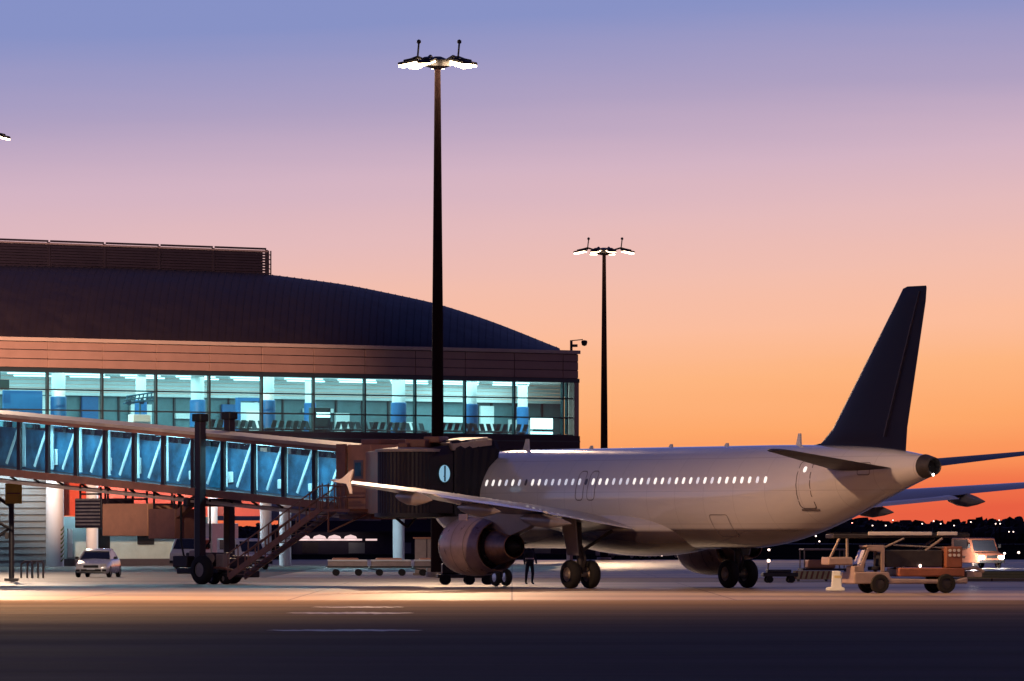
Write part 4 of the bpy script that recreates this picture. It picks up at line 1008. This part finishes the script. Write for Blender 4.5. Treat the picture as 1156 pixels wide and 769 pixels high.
for sgn in (-1, 1):
    MB().box((sgn*.64, -2.06, .63), (.32, .12, .16), Matrix.Rotation(sgn*R(18), 3, 'Z')).build('headlight', 'lens', car, bevel=.04)
    MB().box((sgn*.68, -2.12, .36), (.22, .08, .11)).build('fog_light', 'black', car, bevel=.03)
    MB().box((sgn*1.0, -.62, 1.0), (.18, .1, .13)).build('mirror', 'black', car, bevel=.03)
    for y in (-1.35, 1.35): wheel(car, sgn*.80, y, .31)
MB().box((0, -2.19, .44), (.42, .02, .09)).build('number_plate', 'hall_white', car)

def van(name, lab, cat, loc, rz, Lc=4.6, Wd=1.9, H=2.1, col='car_white', box=False, group=None, lit=False):
    # local -y is the front
    t = thing(name, lab, cat, loc, rz, group); w = Wd/2; y0 = -Lc/2; y1 = Lc/2
    hood = .95 if H > 1.8 else .8
    prof = [(y0, .35), (y0, hood*.8), (y0+.25, hood), (y0+.95, hood+.12), (y0+1.55, H-.1), (y0+1.8, H), (y1-.1, H), (y1, H-.15), (y1, .35)]
    if box: prof = [(y0, .35), (y0, 1.0), (y0+.2, 1.2), (y0+.7, 1.95), (y0+1.0, 2.05), (y0+1.7, 2.05), (y0+1.7, .35)]
    MB().prism(prof, 'x', -w, w).build('body', col, t, bevel=.07)
    if box: MB().bb(-w-.05, w+.05, y0+1.8, y1, .75, H+.5).build('cargo_box', col, t, bevel=.03); MB().bb(-w+.2, w-.2, y0+1.6, y1, .45, .74).build('chassis', 'dark_metal', t)
    a, c = ((y0+.27, 1.28), (y0+.70, 1.92)) if box else ((y0+1.0, hood+.17), (y0+1.5, H-.18))
    MB().loft([[(-w*.86, a[0]-.04, a[1]), (w*.86, a[0]-.04, a[1]), (w*.8, c[0]-.04, c[1]), (-w*.8, c[0]-.04, c[1])], [(-w*.86, a[0]+.02, a[1]-.02), (w*.86, a[0]+.02, a[1]-.02), (w*.8, c[0]+.02, c[1]-.02), (-w*.8, c[0]+.02, c[1]-.02)]]).build('windscreen', 'car_glass', t)
    for sgn in (-1, 1):
        yy0, yy1 = (y0+.75, y0+1.5) if box else (y0+1.7, y1-.5)
        MB().bb(sgn*w-.01 if sgn > 0 else -w-.012, w+.012 if sgn > 0 else -w+.01, yy0, yy1, 1.25, 1.85 if box or H > 1.9 else H-.3).build('side_window', 'car_glass', t)
        MB().box((sgn*w*.72, y0-.01, .72), (.34, .06, .2)).build('headlight', 'headlight' if lit else 'lens', t, bevel=.03)
        MB().box((sgn*(w+.14), y0+1.15, 1.45), (.16, .1, .26)).build('mirror', 'black', t, bevel=.03)
        for y in (y0+.85, y1-.85): wheel(t, sgn*(w-.12), y, .34)
    MB().box((0, y0-.02, .45), (Wd*.96, .1, .2)).build('bumper', 'black', t, bevel=.03)
    MB().box((0, y0-.015, .74), (Wd*.4, .04, .2)).build('grille', 'black', t)
    return t
van('box_truck', 'white box truck parked behind the bridge wheel bogie', 'truck', (px(230, 470), 470, .004), R(-24), 5.6, 2.1, 2.4, box=True)
van('delivery_van', 'small white van parked under the service stair', 'van', (px(276, 462), 462, .004), R(28), 4.4, 1.8, 1.95)
van('service_van', 'pink-lit van with blazing headlights at the right edge beyond the loader', 'van', (px(1104, 480), 480, .004), R(20), 4.4, 1.9, 2.0, col='orange_paint', lit=True)
van('service_van', 'dark van parked far beyond the left main landing gear', 'van', (px(703, 640), 640, .004), R(62), 4.4, 1.9, 1.7, col='pink_grey')
van('service_van', 'dark van standing far behind the right engine', 'van', (px(752, 650), 650, .004), R(70), 4.2, 1.8, 1.7, col='bridge_dark')
light('POINT', 'headlight_glow', (px(1104, 480)-.6, 476.2, .8), 2500, (1, .9, .8), size=.2)
# stand-in carts behind the bridge; pale tops imitate a passing vehicle's light streak
def dolly(name, lab, loc, rz, Ld=3.2, cover='pink_grey', group='stand-in baggage dollies behind the bridge', top=1.35):
    t = thing(name, lab, 'baggage cart', loc, rz, group)
    MB().bb(-Ld/2, Ld/2, -.7, .7, .42, .52).build('deck', 'dark_metal', t)
    MB().bb(-Ld/2+.05, Ld/2-.05, -.68, .68, top-.09, top).build('canopy', cover, t, bevel=.03)
    for x in (-Ld/2+.1, Ld/2-.1):
        for y in (-.62, .62): MB().tube((x, y, .52), (x, y, top-.09), .03, n=8).build('post', 'steel', t)
    MB().bb(-Ld/2+.3, Ld/2-.5, -.5, .5, .523, .95).build('load', 'bridge_tan', t, bevel=.08)
    for x in (-Ld/2+.5, Ld/2-.5):
        for y in (-.6, .6):
            MB().lathe([(-.06, .05), (-.06, .18), (.06, .18), (.06, .05)], (x, y, .18), 'y', n=16, close=True).build('wheel', 'rubber', t)
    MB().tube((Ld/2, 0, .4), (Ld/2+.5, 0, .32), .03).build('tow_bar', 'dark_metal', t)
    return t
Yt = 392
for i, u in enumerate((392, 441, 490)):
    t = dolly('baggage_cart', 'stand-in baggage cart with a pale top imitating a light streak, %s of three' % ('leftmost', 'middle', 'rightmost')[i], (px(u, Yt), Yt, 0), R(3), 2.2, 'hall_white', top=.86)
    MB().bb(-1.05, 1.05, -.66, -.64, .53, .76).build('side_curtain', 'pink_grey', t)
# dark flat cart under the engine
fc = thing('tow_cart', 'low dark tow cart standing below the port engine', 'cart', (px(527, 322), 322, 0), R(4))
MB().bb(-1.3, 1.1, -.6, .6, .3, .46).build('deck', 'dark_metal', fc, bevel=.03)
MB().bb(-1.1, -.3, -.5, .5, .462, .95).build('motor_box', 'bridge_dark', fc, bevel=.06)
for x in (-.95, .1, .9):
    for y in (-.55, .55): MB().lathe([(-.08, .05), (-.08, .22), (.08, .22), (.08, .05)], (x, y, .22), 'y', n=18, close=True).build('wheel', 'rubber', fc)
# small dolly with beacon pole right of the aircraft
dl = thing('equipment_dolly', 'small dark dolly with a lamp on a short pole behind the tail', 'cart', (px(880, 335), 335, 0), R(5))
MB().bb(-.8, .8, -.5, .5, .28, .46).bb(-.6, .5, -.4, .4, .463, .6).build('deck', 'dark_metal', dl, bevel=.03)
MB().tube((-.55, 0, .46), (-.5, 0, .95), .04).build('pole', 'steel', dl); MB().lathe([(-.07, .02), (-.05, .07), (.05, .07), (.07, .02)], (-.5, 0, 1.0), n=10, close=True).build('lamp', 'far_lamp', dl)
for x in (-.5, .5):
    for y in (-.45, .45): MB().lathe([(-.06, .05), (-.06, .16), (.06, .16), (.06, .05)], (x, y, .16), 'y', n=16, close=True).build('wheel', 'rubber', dl)
# striped barrier + white block
cv = thing('striped_barrier', 'low barrier with red-brown and cream slanted stripes left of the belt loader', 'barrier', (px(918, 345), 345, 0))
MB().bb(-.95, .85, -.05, .05, .1, .5).build('board', 'pale_yellow', cv, bevel=.01)
sp = MB()
for k in range(7):
    x = -.9+k*.25; sp.add([(x, -.056, .12), (x+.1, -.056, .12), (x+.2, -.056, .48), (x+.1, -.056, .48)], [(0, 1, 2, 3)])
sp.build('stripe', 'orange_paint', cv, smooth=0)
for x in (-.7, .6): MB().bb(x-.06, x+.06, -.25, .25, 0, .1).build('foot', 'dark_metal', cv)
wb = thing('road_block', 'bright cream plastic block at the nose of the belt loader', 'barrier', (px(943, 287), 287, 0))
MB().prism([(-.36, 0), (.36, 0), (.36, .12), (.24, .16), (.2, .78), (-.12, .78), (-.16, .16), (-.36, .12)], 'y', -.3, .3).build('block', 'hall_white', wb, bevel=.03)
MB().bb(-.05, .25, -.31, -.303, .5, .6).build('band', 'pale_yellow', wb)

# belt loader
Yl = 276
BL = thing('belt_loader', 'pinkish self-propelled belt loader with open cab and long flat conveyor on top', 'belt loader', (px(1022, Yl), Yl, .004), R(14))
MB().prism([(-2.25, .35), (-2.25, .8), (-.9, .8), (-.8, .55), (1.7, .5), (2.2, .6), (2.2, .35)], 'y', -.85, .85).build('chassis', 'pink_grey', BL, bevel=.05)
MB().bb(-.5, 2.1, -.8, .8, .62, .95).build('engine_cover', 'orange_paint', BL, bevel=.05)
MB().prism([(-2.25, .8), (-2.25, 1.0), (-2.0, 1.05), (-1.72, 1.7), (-1.15, 1.78), (-1.05, 1.7), (-1.05, .8), (-1.2, .8), (-1.2, 1.55), (-1.65, 1.6), (-1.85, 1.05), (-1.85, .8)], 'y', -.83, -.75).prism([(-2.25, .8), (-2.25, 1.0), (-2.0, 1.05), (-1.72, 1.7), (-1.15, 1.78), (-1.05, 1.7), (-1.05, .8), (-1.2, .8), (-1.2, 1.55), (-1.65, 1.6), (-1.85, 1.05), (-1.85, .8)], 'y', .10, .18).bb(-1.76, -1.06, -.83, .18, 1.72, 1.80).bb(-2.26, -2.1, -.83, .18, .36, 1.02).build('cab', 'pink_grey', BL, bevel=.02)
MB().loft([[(-2.02, -.7, 1.08), (-2.02, .08, 1.08), (-1.80, .08, 1.62), (-1.80, -.7, 1.62)], [(-1.99, -.7, 1.08), (-1.99, .08, 1.08), (-1.77, .08, 1.62), (-1.77, -.7, 1.62)]]).build('windscreen', 'lens', BL)
MB().bb(-1.5, -1.12, -.6, -.05, .85, 1.0).bb(-1.2, -1.1, -.6, -.05, 1.0, 1.5).build('seat', 'dark_cloth', BL, bevel=.04)
MB().lathe([(0, .17), (.03, .17)], (-1.75, -.35, 1.1), 'x', n=16, close=True).build('steering_wheel', 'black', BL)
cvy = MB(); cvy.loft([[(x, y, z) for y, z in ((-.45, z0), (.62, z0), (.62, z0+.16), (-.45, z0+.16))] for x, z0 in ((-2.95, 2.05), (2.4, 2.08))]); co_ = cvy.build('conveyor', 'dark_metal', BL, bevel=.03)
cb_ = MB(); cb_.loft([[(x, y, z) for y, z in ((-.36, z0), (.53, z0), (.53, z0+.03), (-.36, z0+.03))] for x, z0 in ((-2.9, 2.225), (2.35, 2.255))]); cb_.build('belt', 'rubber', co_)
for a, c_ in ((-1.6, .9), (1.1, 1.9)): MB().bb(a-.0, c_, -.5, -.455, 2.16, 2.30).build('side_guard', 'white_paint', co_, bevel=.02)
for x in (-2.7, -2.4): MB().tube((x+.0, -.4, 2.05), (x-.35 if x < -2.5 else x, -.4, 1.35), .05).build('support_leg', 'steel', BL)
MB().bb(-3.15, -2.2, -.5, .5, 1.05, 1.35).build('front_platform', 'pink_grey', BL, bevel=.05)
MB().path([(-.3, -.5, .95), (1.3, -.5, 2.05)], .05).path([(-.3, .5, .95), (1.3, .5, 2.05)], .05).path([(-1.0, -.5, 1.7), (-.2, -.5, 2.05)], .04).path([(-.6, -.45, 1.55), (2.2, -.45, 1.35)], .03).path([(-.6, -.45, 1.8), (2.2, -.45, 1.65)], .03).build('lift_arm', 'steel', BL)
MB().bb(-.95, 1.3, -.55, .55, .97, 1.62).build('side_panel', 'dark_metal', BL, bevel=.04)
rc = MB().bb(1.35, 2.0, -.8, -.2, .95, 1.75).build('control_cabinet', 'orange_paint', BL, bevel=.04)
lp = MB()
for i in range(3):
    for j in range(2): lp.lathe([(-.02, .06), (.02, .06)], (1.5+i*.17, -.82, 1.42+j*.18), 'y', n=10, close=True)
lp.build('indicator', 'lens', rc)
MB().path([(2.1, -.6, .9), (2.6, -.6, .95), (2.9, -.6, .8)], .06).bb(2.2, 2.8, -.7, .3, .6, .8).build('rear_step', 'pink_grey', BL)
def ywheel(p, x, y, r, w=.24):
    wh = MB().lathe([(-w/2, r*.55), (-w/2, r*.9), (-w/4, r), (w/4, r), (w/2, r*.9), (w/2, r*.55)], (x, y, r), 'y', n=26).build('wheel', 'rubber', p, smooth=50)
    MB().lathe([(-w*.42, .02), (-w*.35, r*.55), (w*.35, r*.55), (w*.42, .02)], (x, y, r), 'y', n=18, close=True).build('rim', 'dark_metal', wh)
for x in (-1.25, 1.35):
    for y in (-.78, .78): ywheel(BL, x, y, .36)
MB().lathe([(0, .02), (.02, .05), (.1, .05), (.12, .01)], (.4, -.6, .96), n=10, close=True).build('beacon', 'far_lamp', BL)
# luggage carts behind the loader (left)
dolly('baggage_cart', 'empty roofed baggage cart half hidden behind the belt loader nose', (px(928, 365), 365, 0), R(8), 2.2, 'pink_grey', group='baggage carts on the right', top=1.5)

# ------------------------------------------------------------ ground crew
def person(loc, rz, lab, vest):
    t = thing('person', lab, 'person', loc, rz)
    V = [(0, 0, .98), (0, 0, 1.18), (0, 0, 1.42), (0, -.01, 1.53), (0, -.02, 1.64), (.19, 0, 1.42), (.27, -.05, 1.14), (.24, -.18, .92), (-.19, 0, 1.42), (-.26, .04, 1.14), (-.27, -.04, .88),
         (.10, 0, .92), (.12, -.06, .50), (.13, .02, .09), (.14, -.14, .05), (-.10, 0, .92), (-.12, .07, .50), (-.13, .12, .09), (-.14, -.03, .05)]
    E_ = [(0, 1), (1, 2), (2, 3), (3, 4), (2, 5), (5, 6), (6, 7), (2, 8), (8, 9), (9, 10), (0, 11), (11, 12), (12, 13), (13, 14), (0, 15), (15, 16), (16, 17), (17, 18)]
    Rr = [.15, .14, .16, .06, .10, .07, .05, .04, .07, .05, .04, .10, .07, .045, .04, .10, .07, .045, .04]
    me = bpy.data.meshes.new('body'); me.from_pydata(V, E_, []); o = bpy.data.objects.new('body', me); C.objects.link(o); o.parent = t
    me.materials.append(M['dark_cloth'])
    sk = o.modifiers.new('skin', 'SKIN')
    if not me.skin_vertices: me.attributes.new
    bpy.context.view_layer.objects.active = o
    for i, sv in enumerate(me.skin_vertices[0].data): sv.radius = (Rr[i], Rr[i]); sv.use_root = (i == 0)
    o.modifiers.new('sub', 'SUBSURF').levels = 2; o.modifiers['sub'].render_levels = 2
    MB().lathe([(-.13, .02), (-.11, .06), (-.05, .085), (.03, .095), (.09, .07), (.12, .02)], (0, -.02, 1.68), n=16, close=True).build('head', 'skin', t)
    MB().lathe([(-.02, .105), (.05, .10), (.10, .075), (.135, .01)], (0, -.005, 1.68), n=16, close=True).build('hair', 'hair', t)
    MB().lathe([(1.0, .19), (1.2, .185), (1.42, .19), (1.47, .12)], (0, 0, 0), n=16).build('vest', vest, t)
    MB().lathe([(1.12, .192), (1.17, .19)], (0, 0, 0), n=16).build('reflective_band', 'lens', t)
    return t
person((px(598, 321), 321, .004), R(30), 'ground crew person in dark clothes standing between engine and main gear', 'dark_cloth')
